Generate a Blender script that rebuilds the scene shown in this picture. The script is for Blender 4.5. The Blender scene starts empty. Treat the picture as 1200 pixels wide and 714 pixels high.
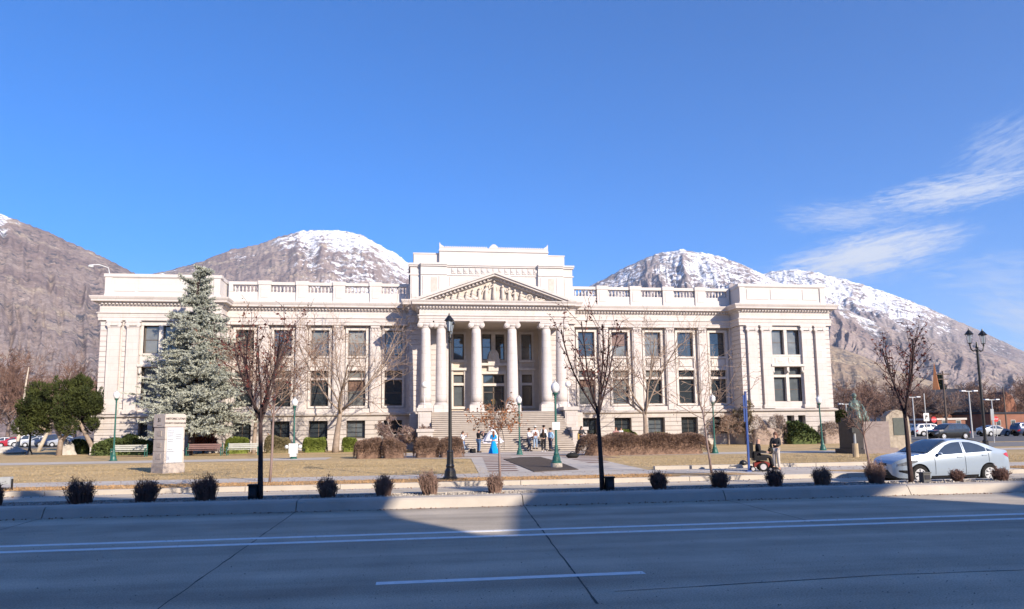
import bpy, bmesh, math, random
import numpy as np
from mathutils import Vector, Matrix

R = math.radians
scn = bpy.context.scene
COL = scn.collection

# ------------------------------------------------------------------ camera
F, PX, PY, CH = 840.0, 600.0, 402.0, 1.95
YAW, PITCH, ROLL = R(7.9), R(6.8), 0.0124
f0 = np.array([math.sin(YAW), math.cos(YAW), 0.0]); r0 = np.array([math.cos(YAW), -math.sin(YAW), 0.0]); u0 = np.array([0, 0, 1.0])
FW = f0*math.cos(PITCH)+u0*math.sin(PITCH); UP = u0*math.cos(PITCH)-f0*math.sin(PITCH)
RT = r0*math.cos(ROLL)-UP*math.sin(ROLL); UU = UP*math.cos(ROLL)+r0*math.sin(ROLL)
cam_d = bpy.data.cameras.new('camera'); cam = bpy.data.objects.new('camera', cam_d); COL.objects.link(cam)
mw = Matrix.Identity(4)
for i in range(3):
    mw[i][0] = RT[i]; mw[i][1] = UU[i]; mw[i][2] = -FW[i]
mw[2][3] = CH
cam.matrix_world = mw
cam_d.sensor_width = 36.0; cam_d.lens = F/1200*36.0
cam_d.shift_y = (PY-357.0)/1200.0
cam_d.clip_start = 0.1; cam_d.clip_end = 60000
scn.camera = cam

def ray(x, y): return FW*F+RT*(x-PX)-UU*(y-PY)
def aty(x, y, Y):
    d = ray(x, y); return np.array([0, 0, CH])+d*(Y/d[1])
def atz(x, y, z=0.15):
    d = ray(x, y); return np.array([0, 0, CH])+d*((z-CH)/d[2])

# ------------------------------------------------------------------ light
HAZE = 4.2e-5
SUN_EL, SUN_AZ = 24.5, 31.0     # azimuth measured from -Y towards +X
scn.render.engine = 'CYCLES'
scn.view_settings.view_transform = 'Standard'
scn.view_settings.look = 'None'
scn.view_settings.gamma = 1.0
scn.view_settings.exposure = 0.93
scn.cycles.use_denoising = True
scn.cycles.max_bounces = 6
scn.cycles.volume_bounces = 0
w = bpy.data.worlds.new('World'); scn.world = w; w.use_nodes = True
nt = w.node_tree; nt.nodes.clear()
wo = nt.nodes.new('ShaderNodeOutputWorld'); bg = nt.nodes.new('ShaderNodeBackground')
sky = nt.nodes.new('ShaderNodeTexSky'); sky.sky_type = 'NISHITA'; sky.sun_disc = False
sky.sun_elevation = R(SUN_EL)
sun_dir = Vector((math.sin(R(SUN_AZ))*math.cos(R(SUN_EL)), -math.cos(R(SUN_AZ))*math.cos(R(SUN_EL)), math.sin(R(SUN_EL))))
sky.sun_rotation = math.atan2(sun_dir.x, sun_dir.y)
sky.altitude = 1400; sky.air_density = 1.0; sky.dust_density = 0.25; sky.ozone_density = 3.2
bg.inputs['Strength'].default_value = 0.099
# cirrus streaks of the real sky: direction based noise
def N(tree, t, **kw):
    n = tree.nodes.new(t)
    for k, v in kw.items(): setattr(n, k, v)
    return n
def mth(tree, op, a, b=None, c=None):
    n = tree.nodes.new('ShaderNodeMath'); n.operation = op
    for i, v in enumerate((a, b, c)):
        if v is None: continue
        if isinstance(v, (int, float)): n.inputs[i].default_value = v
        else: tree.links.new(v, n.inputs[i])
    return n.outputs[0]
tc = N(nt, 'ShaderNodeTexCoord'); sep = N(nt, 'ShaderNodeSeparateXYZ'); nt.links.new(tc.outputs['Generated'], sep.inputs[0])
az = mth(nt, 'ARCTAN2', sep.outputs[0], sep.outputs[1]); el = mth(nt, 'ARCSINE', sep.outputs[2])
cmb = N(nt, 'ShaderNodeCombineXYZ')
def deg_of(x, y):
    d = ray(x, y); return math.atan2(d[0], d[1]), math.atan2(d[2], math.hypot(d[0], d[1]))
nt.links.new(az, cmb.inputs[0]); nt.links.new(el, cmb.inputs[1])
def streak(p0, p1, width, scale, seed, amount, thr):
    """a soft elongated cirrus band between two sky directions (az, el in radians)"""
    (a0, e0), (a1, e1) = p0, p1
    ang = math.atan2(e1-e0, a1-a0); L = math.hypot(a1-a0, e1-e0)
    ca, sa = math.cos(ang), math.sin(ang)
    da = mth(nt, 'SUBTRACT', az, (a0+a1)/2); de = mth(nt, 'SUBTRACT', el, (e0+e1)/2)
    u = mth(nt, 'ADD', mth(nt, 'MULTIPLY', da, ca), mth(nt, 'MULTIPLY', de, sa))
    v = mth(nt, 'SUBTRACT', mth(nt, 'MULTIPLY', de, ca), mth(nt, 'MULTIPLY', da, sa))
    c = N(nt, 'ShaderNodeCombineXYZ'); nt.links.new(mth(nt, 'MULTIPLY', u, 3.0*scale), c.inputs[0]); nt.links.new(mth(nt, 'MULTIPLY', v, 15*scale), c.inputs[1]); c.inputs[2].default_value = seed
    nz = N(nt, 'ShaderNodeTexNoise'); nz.inputs['Scale'].default_value = 2.4; nz.inputs['Detail'].default_value = 7; nz.inputs['Roughness'].default_value = .62; nz.inputs['Distortion'].default_value = .6
    nt.links.new(c.outputs[0], nz.inputs['Vector'])
    uu = mth(nt, 'DIVIDE', u, L*.5); vv = mth(nt, 'DIVIDE', v, width)
    fall = mth(nt, 'SUBTRACT', 1.0, mth(nt, 'SQRT', mth(nt, 'ADD', mth(nt, 'POWER', mth(nt, 'ABSOLUTE', uu), 2.0), mth(nt, 'POWER', mth(nt, 'ABSOLUTE', vv), 2.0))))
    n2 = mth(nt, 'ADD', mth(nt, 'MULTIPLY', fall, 1.0), mth(nt, 'MULTIPLY', mth(nt, 'SUBTRACT', nz.outputs[0], .5), 1.9))
    m = N(nt, 'ShaderNodeMapRange', interpolation_type='SMOOTHSTEP'); nt.links.new(n2, m.inputs[0]); m.inputs[1].default_value = thr; m.inputs[2].default_value = thr+1.25; m.inputs[4].default_value = amount
    # clip to the neighbourhood of the band
    m2 = N(nt, 'ShaderNodeMapRange', interpolation_type='SMOOTHSTEP'); nt.links.new(fall, m2.inputs[0]); m2.inputs[1].default_value = -.25; m2.inputs[2].default_value = .45
    return mth(nt, 'MULTIPLY', m.outputs[0], m2.outputs[0])
bands = [(deg_of(890, 325), deg_of(1150, 268), .032, 5, 1.3, 1.0, -.3),
         (deg_of(900, 330), deg_of(1170, 280), .045, 4, 2.1, .45, .1),
         (deg_of(975, 250), deg_of(1280, 192), .028, 7, 7.7, .9, -.05),
         (deg_of(890, 256), deg_of(1100, 250), .026, 6, 3.1, .55, -.05),
         (deg_of(1100, 215), deg_of(1260, 140), .055, 6, 4.9, .5, .1),
         (deg_of(1050, 330), deg_of(1300, 320), .05, 4, 8.2, .45, .15),
         (deg_of(1120, 350), deg_of(1300, 395), .045, 3, 5.5, .7, .0)]
tot = None
for b in bands:
    s = streak(*b); tot = s if tot is None else mth(nt, 'MAXIMUM', tot, s)
hs = N(nt, 'ShaderNodeHueSaturation'); hs.inputs['Saturation'].default_value = 1.27
tint = N(nt, 'ShaderNodeMix', data_type='RGBA', blend_type='MULTIPLY'); tint.inputs[0].default_value = 1; nt.links.new(sky.outputs[0], tint.inputs[6]); tint.inputs[7].default_value = (.80, .94, 1.22, 1); nt.links.new(tint.outputs[2], hs.inputs['Color'])
mx = N(nt, 'ShaderNodeMix', data_type='RGBA'); nt.links.new(tot, mx.inputs[0]); nt.links.new(hs.outputs[0], mx.inputs[6]); mx.inputs[7].default_value = (4.1, 4.5, 5.3, 1)
nt.links.new(mx.outputs[2], bg.inputs['Color']); nt.links.new(bg.outputs[0], wo.inputs['Surface'])

sl = bpy.data.lights.new('sun', 'SUN'); sl.energy = 5.0; sl.angle = R(0.6); sl.color = (1.0, 0.875, 0.72)
so = bpy.data.objects.new('sun', sl); COL.objects.link(so); so.rotation_euler = sun_dir.to_track_quat('Z', 'Y').to_euler()

# ------------------------------------------------------------------ materials
MATS = {}
def mat(name, col, rough=.8, var=.12, scale=3.0, bump=.0, spec=.3, metal=0., col2=None, detail=4, extra=None, stretch=None, ior=None, bscale=None, thr=None):
    if name in MATS: return MATS[name]
    m = bpy.data.materials.new(name); m.use_nodes = True; t = m.node_tree; p = t.nodes['Principled BSDF']
    p.inputs['Roughness'].default_value = rough; p.inputs['Specular IOR Level'].default_value = spec; p.inputs['Metallic'].default_value = metal
    if ior: p.inputs['IOR'].default_value = ior
    tcn = N(t, 'ShaderNodeTexCoord'); vec = tcn.outputs['Object']
    if stretch:
        mp = N(t, 'ShaderNodeMapping'); mp.inputs['Scale'].default_value = stretch; t.links.new(vec, mp.inputs[0]); vec = mp.outputs[0]
    nz = N(t, 'ShaderNodeTexNoise'); nz.inputs['Scale'].default_value = scale; nz.inputs['Detail'].default_value = detail; nz.inputs['Roughness'].default_value = .6
    t.links.new(vec, nz.inputs['Vector'])
    c1 = [max(0, c*(1-var)) for c in col]; c2 = [min(1, c*(1+var)) for c in (col2 or col)]
    if col2: c1 = list(col); c2 = list(col2)
    mr = N(t, 'ShaderNodeMapRange'); t.links.new(nz.outputs[0], mr.inputs[0]); lo, hi = thr or (.3, .7); mr.inputs[1].default_value = lo; mr.inputs[2].default_value = hi
    mi = N(t, 'ShaderNodeMix', data_type='RGBA'); t.links.new(mr.outputs[0], mi.inputs[0]); mi.inputs[6].default_value = (*c1, 1); mi.inputs[7].default_value = (*c2, 1)
    out = mi.outputs[2]
    if extra: out = extra(t, vec, out, p)
    t.links.new(out, p.inputs['Base Color'])
    if bump:
        nb = N(t, 'ShaderNodeTexNoise'); nb.inputs['Scale'].default_value = bscale or scale*6; nb.inputs['Detail'].default_value = 5; t.links.new(vec, nb.inputs['Vector'])
        bp = N(t, 'ShaderNodeBump'); bp.inputs['Strength'].default_value = bump; bp.inputs['Distance'].default_value = .03; t.links.new(nb.outputs[0], bp.inputs['Height']); t.links.new(bp.outputs[0], p.inputs['Normal'])
    MATS[name] = m; return m

def ashlar(bw, bh, amt, stain=.16):
    """stone block joints and weather streaks on X/Z walls"""
    def f(t, vec, out, p):
        s = N(t, 'ShaderNodeSeparateXYZ'); t.links.new(vec, s.inputs[0]); c = N(t, 'ShaderNodeCombineXYZ')
        t.links.new(mth(t, 'ADD', s.outputs[0], s.outputs[1]), c.inputs[0]); t.links.new(s.outputs[2], c.inputs[1])
        br = N(t, 'ShaderNodeTexBrick'); t.links.new(c.outputs[0], br.inputs['Vector']); br.inputs['Scale'].default_value = 1.0
        br.inputs['Brick Width'].default_value = bw; br.inputs['Row Height'].default_value = bh; br.inputs['Mortar Size'].default_value = .012; br.inputs['Mortar Smooth'].default_value = .3
        br.inputs['Color1'].default_value = (1, 1, 1, 1); br.inputs['Color2'].default_value = (1-amt*.5, 1-amt*.55, 1-amt*.6, 1); br.inputs['Mortar'].default_value = (1-amt*2.2, 1-amt*2.4, 1-amt*2.5, 1)
        m1 = N(t, 'ShaderNodeMix', data_type='RGBA', blend_type='MULTIPLY'); m1.inputs[0].default_value = 1; t.links.new(out, m1.inputs[6]); t.links.new(br.outputs[0], m1.inputs[7])
        mp = N(t, 'ShaderNodeMapping'); mp.inputs['Scale'].default_value = (2.2, 2.2, .28); t.links.new(vec, mp.inputs[0])
        nz = N(t, 'ShaderNodeTexNoise'); nz.inputs['Scale'].default_value = 1.6; nz.inputs['Detail'].default_value = 6; nz.inputs['Roughness'].default_value = .65; t.links.new(mp.outputs[0], nz.inputs['Vector'])
        mr = N(t, 'ShaderNodeMapRange'); t.links.new(nz.outputs[0], mr.inputs[0]); mr.inputs[1].default_value = .52; mr.inputs[2].default_value = .78; mr.inputs[4].default_value = stain*2.2
        m2 = N(t, 'ShaderNodeMix', data_type='RGBA'); t.links.new(mr.outputs[0], m2.inputs[0]); t.links.new(m1.outputs[2], m2.inputs[6]); m2.inputs[7].default_value = (.42, .34, .27, 1)
        return m2.outputs[2]
    return f

STONE = mat('pale_limestone', (.575, .53, .508), .85, .06, .9, .25, extra=ashlar(1.5, .6, .12))
STONEP = mat('bleached_parapet_stone', (.575, .535, .508), .85, .05, .9, .2, extra=ashlar(1.7, .62, .05, .05))
STONEB = mat('grey_base_stone', (.50, .46, .43), .85, .08, 1.2, .35, extra=ashlar(1.3, .47, .14, .2))
STAIR = mat('step_stone', (.40, .35, .31), .85, .1, 1.5, .3, col2=(.48, .43, .385))
FRAME = mat('brown_window_frame', (.10, .075, .06), .5)
SILL = mat('sill_stone', (.57, .528, .49), .8)
def glass(name, c, ior=1.9, rough=.03):
    m = mat(name, c, rough, .25, .9, .0, .5, ior=ior); return m
GL = [glass('window_glass', (.03, .037, .042), 2.0), glass('window_glass_with_blind', (.16, .165, .16), 1.8), glass('window_glass_sky_tone', (.10, .115, .125), 2.1)]  # last one: lighter base colour stands in for reflected sky and blinds
ROAD_C = mat('road_concrete', (.36, .34, .31), .85, .1, .35, .35, col2=(.375, .35, .32), detail=8, bscale=40)
def road_extra(t, vec, out, p):
    nz = N(t, 'ShaderNodeTexNoise'); nz.inputs['Scale'].default_value = 45; nz.inputs['Detail'].default_value = 3; t.links.new(vec, nz.inputs['Vector'])
    mp = N(t, 'ShaderNodeMapping'); mp.inputs['Scale'].default_value = (.03, .9, 1); t.links.new(vec, mp.inputs[0])
    n2 = N(t, 'ShaderNodeTexNoise'); n2.inputs['Scale'].default_value = 1.0; n2.inputs['Detail'].default_value = 4; t.links.new(mp.outputs[0], n2.inputs['Vector'])
    n3 = N(t, 'ShaderNodeTexNoise'); n3.inputs['Scale'].default_value = .8; n3.inputs['Detail'].default_value = 6; t.links.new(vec, n3.inputs['Vector'])
    f1 = N(t, 'ShaderNodeMapRange'); t.links.new(nz.outputs[0], f1.inputs[0]); f1.inputs[1].default_value = .3; f1.inputs[2].default_value = .7; f1.inputs[3].default_value = .70; f1.inputs[4].default_value = 1.22
    f2 = N(t, 'ShaderNodeMapRange'); t.links.new(n2.outputs[0], f2.inputs[0]); f2.inputs[1].default_value = .35; f2.inputs[2].default_value = .65; f2.inputs[3].default_value = .72; f2.inputs[4].default_value = 1.12
    f3 = N(t, 'ShaderNodeMapRange'); t.links.new(n3.outputs[0], f3.inputs[0]); f3.inputs[1].default_value = .3; f3.inputs[2].default_value = .7; f3.inputs[3].default_value = .82; f3.inputs[4].default_value = 1.07
    n4 = N(t, 'ShaderNodeTexNoise'); n4.inputs['Scale'].default_value = 9; n4.inputs['Detail'].default_value = 6; n4.inputs['Roughness'].default_value = .7; t.links.new(vec, n4.inputs['Vector'])
    f4 = N(t, 'ShaderNodeMapRange'); t.links.new(n4.outputs[0], f4.inputs[0]); f4.inputs[1].default_value = .60; f4.inputs[2].default_value = .70; f4.inputs[3].default_value = 1; f4.inputs[4].default_value = .72
    k = mth(t, 'MULTIPLY', mth(t, 'MULTIPLY', mth(t, 'MULTIPLY', f1.outputs[0], f4.outputs[0]), f2.outputs[0]), f3.outputs[0])
    v = N(t, 'ShaderNodeVectorMath', operation='SCALE'); t.links.new(out, v.inputs[0]); t.links.new(k, v.inputs[3])
    return v.outputs[0]
ROAD = mat('worn_street_concrete', (.52, .45, .355), .85, .06, .25, .4, extra=road_extra, bscale=60)
PAINT = mat('white_road_paint', (.72, .72, .70), .7, .25, 6, .1, col2=(.90, .90, .88), detail=6)
CURB = mat('kerb_concrete', (.42, .375, .32), .85, .1, 1.1, .3, col2=(.50, .45, .39), detail=7)
WALK = mat('walk_concrete', (.45, .40, .345), .85, .1, .6, .3, col2=(.56, .505, .435), detail=6)
ASPH = mat('asphalt', (.13, .125, .12), .9, .15, .5, .3)
MULCH = mat('mulch', (.055, .04, .032), .95, .3, 9, .8, col2=(.13, .1, .08))
BRICKW = mat('brick_band', (.21, .135, .11), .9, .15, 3, .3)
JOINT = mat('joint_tar', (.08, .075, .07), .9)
BLACK = mat('black_painted_metal', (.012, .012, .014), .4, .2, 5, spec=.5)
GREEN = mat('green_painted_metal', (.02, .105, .085), .45, .2, 5, spec=.5)
GLOBE = mat('frosted_lamp_glass', (.72, .72, .72), .25, .05, 3, spec=.5)
def leafy(name, c1, c2, rough=.8, scale=1.5):
    return mat(name, c1, rough, .1, scale, 0, .15, col2=c2, detail=5)
BARKD = mat('dark_bark', (.055, .036, .035), .9, .3, 8)
BARKG = mat('grey_tan_bark', (.28, .22, .175), .9, .25, 4)
BARKW = mat('pale_bark', (.50, .44, .36), .85, .2, 3)
TWIGR = leafy('red_brown_twigs', (.13, .075, .06), (.24, .15, .115))
TWIGG = leafy('grey_brown_twigs', (.24, .17, .13), (.35, .26, .2))

# ------------------------------------------------------------------ mesh helpers
class MB:
    def __init__(s): s.v = []; s.f = []; s.n = 0
    def add(s, vs, fs):
        o = s.n; s.v.extend(map(tuple, vs)); s.n += len(vs); s.f.extend([tuple(i+o for i in f) for f in fs]); return s
    def box(s, x0, x1, y0, y1, z0, z1):
        return s.add([(x0, y0, z0), (x1, y0, z0), (x1, y1, z0), (x0, y1, z0), (x0, y0, z1), (x1, y0, z1), (x1, y1, z1), (x0, y1, z1)],
                     [(0, 3, 2, 1), (4, 5, 6, 7), (0, 1, 5, 4), (1, 2, 6, 5), (2, 3, 7, 6), (3, 0, 4, 7)])
    def poly_y(s, pts, y0, y1):
        """extrude an X/Z outline (counter-clockwise seen from -Y) from y0 (front) to y1"""
        n = len(pts); vs = [(x, y0, z) for x, z in pts]+[(x, y1, z) for x, z in pts]
        return s.add(vs, [tuple(range(n)), tuple(range(2*n-1, n-1, -1))]+[(i, i+n, (i+1) % n+n, (i+1) % n) for i in range(n)])
    def poly_z(s, pts, z0, z1):
        n = len(pts); vs = [(p[0], p[1], z0) for p in pts]+[(p[0], p[1], z1) for p in pts]
        return s.add(vs, [tuple(range(n-1, -1, -1)), tuple(range(n, 2*n))]+[(i, (i+1) % n, (i+1) % n+n, i+n) for i in range(n)])
    def flat(s, pts, z):
        return s.add([(p[0], p[1], z) for p in pts], [tuple(range(len(pts)))])
    def lathe(s, prof, c=(0, 0, 0), n=16, cap=True):
        vs = []; fs = []
        for r, z in prof:
            for k in range(n):
                a = 2*math.pi*k/n; vs.append((c[0]+r*math.cos(a), c[1]+r*math.sin(a), c[2]+z))
        for i in range(len(prof)-1):
            for k in range(n):
                k2 = (k+1) % n; fs.append((i*n+k, i*n+k2, (i+1)*n+k2, (i+1)*n+k))
        if cap:
            fs.append(tuple(range(n-1, -1, -1))); fs.append(tuple((len(prof)-1)*n+k for k in range(n)))
        return s.add(vs, fs)
    def tube(s, pts, rad, n=6, cap=True):
        pts = [Vector(p) for p in pts]; m = len(pts)
        if isinstance(rad, (int, float)): rad = [rad]*m
        d = (pts[1]-pts[0]).normalized(); a = Vector((0, 0, 1)) if abs(d.z) < .9 else Vector((1, 0, 0))
        u = d.cross(a).normalized(); vs = []; fs = []
        for i in range(m):
            if i == 0: d = pts[1]-pts[0]
            elif i == m-1: d = pts[-1]-pts[-2]
            else: d = pts[i+1]-pts[i-1]
            d.normalize(); u = (u-d*u.dot(d)); u = u.normalized() if u.length > 1e-6 else d.orthogonal().normalized(); w_ = d.cross(u)
            for k in range(n):
                an = 2*math.pi*k/n; vs.append(pts[i]+(u*math.cos(an)+w_*math.sin(an))*rad[i])
        for i in range(m-1):
            for k in range(n):
                k2 = (k+1) % n; fs.append((i*n+k, i*n+k2, (i+1)*n+k2, (i+1)*n+k))
        if cap: fs.append(tuple(range(n-1, -1, -1))); fs.append(tuple((m-1)*n+k for k in range(n)))
        return s.add(vs, fs)
    def ball(s, c, r, n=10, m=7):
        if isinstance(r, (int, float)): r = (r, r, r)
        vs = []; fs = []
        for j in range(m+1):
            t = math.pi*j/m
            for k in range(n):
                a = 2*math.pi*k/n; vs.append((c[0]+r[0]*math.sin(t)*math.cos(a), c[1]+r[1]*math.sin(t)*math.sin(a), c[2]-r[2]*math.cos(t)))
        for j in range(m):
            for k in range(n):
                k2 = (k+1) % n; fs.append((j*n+k, j*n+k2, (j+1)*n+k2, (j+1)*n+k))
        return s.add(vs, fs)
    def sweep(s, path, prof, closed=False):
        """profile (offset outward, z) along an XY path, mitred; outward is to the right of travel"""
        P = [Vector(p) for p in path]; m = len(P); k = len(prof); vs = []; fs = []
        for i in range(m):
            d1 = (P[i]-P[i-1]).normalized() if i > 0 else (P[1]-P[0]).normalized()
            d2 = (P[i+1]-P[i]).normalized() if i < m-1 else d1
            n1 = Vector((d1.y, -d1.x)); n2 = Vector((d2.y, -d2.x)); b = n1+n2; b = b/(1+n1.dot(n2))
            for o, z in prof: vs.append((P[i].x+b.x*o, P[i].y+b.y*o, z))
        for i in range(m-1):
            for j in range(k-1): fs.append((i*k+j, (i+1)*k+j, (i+1)*k+j+1, i*k+j+1))
        fs.append(tuple(range(k-1, -1, -1))); fs.append(tuple((m-1)*k+j for j in range(k)))
        return s.add(vs, fs)
    def wall(s, x0, x1, z0, z1, y, depth, holes=(), edges=True):
        """front face at y with openings; reveals go back by depth"""
        xs = sorted({x0, x1, *[min(max(h[0], x0), x1) for h in holes], *[min(max(h[1], x0), x1) for h in holes]})
        zs = sorted({z0, z1, *[min(max(h[2], z0), z1) for h in holes], *[min(max(h[3], z0), z1) for h in holes]})
        def inside(x, z): return any(h[0] < x < h[1] and h[2] < z < h[3] for h in holes)
        for i in range(len(xs)-1):
            for j in range(len(zs)-1):
                a, b, c, d = xs[i], xs[i+1], zs[j], zs[j+1]
                if inside((a+b)/2, (c+d)/2): continue
                s.add([(a, y, c), (b, y, c), (b, y, d), (a, y, d)], [(0, 1, 2, 3)])
        for h in holes:
            a, b, c, d = h; a0, b0 = max(a, x0), min(b, x1); c0, d0 = max(c, z0), min(d, z1)
            if a0 >= b0 or c0 >= d0: continue
            e = y+depth
            if a > x0: s.add([(a, y, c0), (a, y, d0), (a, e, d0), (a, e, c0)], [(0, 1, 2, 3)])
            if b < x1: s.add([(b, y, c0), (b, e, c0), (b, e, d0), (b, y, d0)], [(0, 1, 2, 3)])
            if d < z1: s.add([(a0, y, d), (b0, y, d), (b0, e, d), (a0, e, d)], [(0, 1, 2, 3)])
            if c > z0: s.add([(a0, y, c), (a0, e, c), (b0, e, c), (b0, y, c)], [(0, 1, 2, 3)])
        if edges:
            e = y+depth
            s.add([(x0, y, z0), (x0, y, z1), (x0, e, z1), (x0, e, z0)], [(0, 1, 2, 3)])
            s.add([(x1, y, z0), (x1, e, z0), (x1, e, z1), (x1, y, z1)], [(0, 1, 2, 3)])
            s.add([(x0, y, z1), (x1, y, z1), (x1, e, z1), (x0, e, z1)], [(0, 1, 2, 3)])
            s.add([(x0, y, z0), (x0, e, z0), (x1, e, z0), (x1, y, z0)], [(0, 1, 2, 3)])
        return s
    def rust(s, x0, x1, z0, z1, y, h=.45, gap=.05, dep=.06, holes=()):
        """coursed stonework: proud courses separated by sunk joints"""
        n = max(1, round((z1-z0)/h)); h = (z1-z0)/n
        for i in range(n): s.wall(x0, x1, z0+i*h+gap/2, z0+(i+1)*h-gap/2, y, dep, holes)
        return s
    def rust_side(s, x, y0, y1, z0, z1, out, h=.45, gap=.05, dep=.06):
        n = max(1, round((z1-z0)/h)); h = (z1-z0)/n
        for i in range(n):
            if out < 0: s.box(x, x+dep, y0, y1, z0+i*h+gap/2, z0+(i+1)*h-gap/2)
            else: s.box(x-dep, x, y0, y1, z0+i*h+gap/2, z0+(i+1)*h-gap/2)
        return s

def thing(name, label, cat, loc=(0, 0, 0), rz=0, group=None):
    o = bpy.data.objects.new(name, None); COL.objects.link(o); o.location = tuple(float(c) for c in loc); o.rotation_euler = (0, 0, rz)
    o.empty_display_size = .3; o['label'] = label; o['category'] = cat
    if group: o['group'] = group
    return o
def tag(o, label, cat, group=None, kind=None):
    o['label'] = label; o['category'] = cat
    if group: o['group'] = group
    if kind: o['kind'] = kind
    return o
def root_loc(p):
    while p.parent: p = p.parent
    return np.array(p.location)
def obj(name, mb, m, parent=None, world=False, smooth=False, loc=None):
    me = bpy.data.meshes.new(name); v = mb.v
    if world and parent is not None:
        L = root_loc(parent); v = [(a-L[0], b-L[1], c-L[2]) for a, b, c in v]
    me.from_pydata([tuple(map(float, q)) for q in v], [], mb.f); me.materials.append(m)
    if smooth: me.polygons.foreach_set('use_smooth', [True]*len(me.polygons))
    me.update()
    o = bpy.data.objects.new(name, me); COL.objects.link(o)
    if parent: o.parent = parent
    if loc is not None: o.location = tuple(float(c) for c in loc)
    return o
def struct(name, mb, m, **k):
    o = obj(name, mb, m, **k); o['kind'] = 'structure'; return o
KIDS = {}
def copy_tree(o, parent=None):
    c = o.copy(); COL.objects.link(c); c.parent = parent
    for ch in list(o.children): copy_tree(ch, c)
    return c
def dup(o, loc, rz=0, label=None, scale=None, group=None):
    c = copy_tree(o); c.location = tuple(float(q) for q in loc); c.rotation_euler = (0, 0, rz)
    if label: c['label'] = label
    if scale is not None: c.scale = (scale,)*3 if isinstance(scale, (int, float)) else scale
    if group: c['group'] = group
    return c
def text_mesh(s, size, thick, m, name, parent, loc, rot, align='CENTER', bold=.0):
    cu = bpy.data.curves.new(name, 'FONT'); cu.body = s; cu.size = size; cu.align_x = align; cu.align_y = 'CENTER'; cu.extrude = thick; cu.offset = bold
    t = bpy.data.objects.new(name, cu); COL.objects.link(t); bpy.context.view_layer.update()
    me = bpy.data.meshes.new_from_object(t.evaluated_get(bpy.context.evaluated_depsgraph_get())); COL.objects.unlink(t); bpy.data.objects.remove(t)
    me.materials.clear(); me.materials.append(m)
    o = bpy.data.objects.new(name, me); COL.objects.link(o); o.parent = parent; o.location = loc; o.rotation_euler = rot; return o
# ================================================================== noise for terrain
def _hash(ix, iy, seed):
    h = (ix*374761393+iy*668265263+seed*982451653) & 0xffffffff
    h = ((h ^ (h >> 13))*1274126177) & 0xffffffff
    return ((h ^ (h >> 16)) & 0xffff)/65535.0
def vnoise(x, y, seed=0):
    ix = np.floor(x).astype(np.int64); iy = np.floor(y).astype(np.int64); fx = x-ix; fy = y-iy
    fx = fx*fx*(3-2*fx); fy = fy*fy*(3-2*fy)
    a = _hash(ix, iy, seed); b = _hash(ix+1, iy, seed); c = _hash(ix, iy+1, seed); d = _hash(ix+1, iy+1, seed)
    return a+(b-a)*fx+(c-a)*fy+(a-b-c+d)*fx*fy
def fbm(x, y, seed=0, o=5, g=.5):
    s = 0; a = 1; n = 0
    for i in range(o):
        s = s+a*vnoise(x*2**i+i*17.3, y*2**i-i*9.1, seed+i); n += a; a *= g
    return s/n
def ridged(x, y, seed=0, o=4, g=.55):
    s = 0; a = 1; n = 0
    for i in range(o):
        s = s+a*(1-np.abs(2*vnoise(x*2**i+i*7.7, y*2**i+i*3.3, seed+i)-1)); n += a; a *= g
    return s/n

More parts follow.
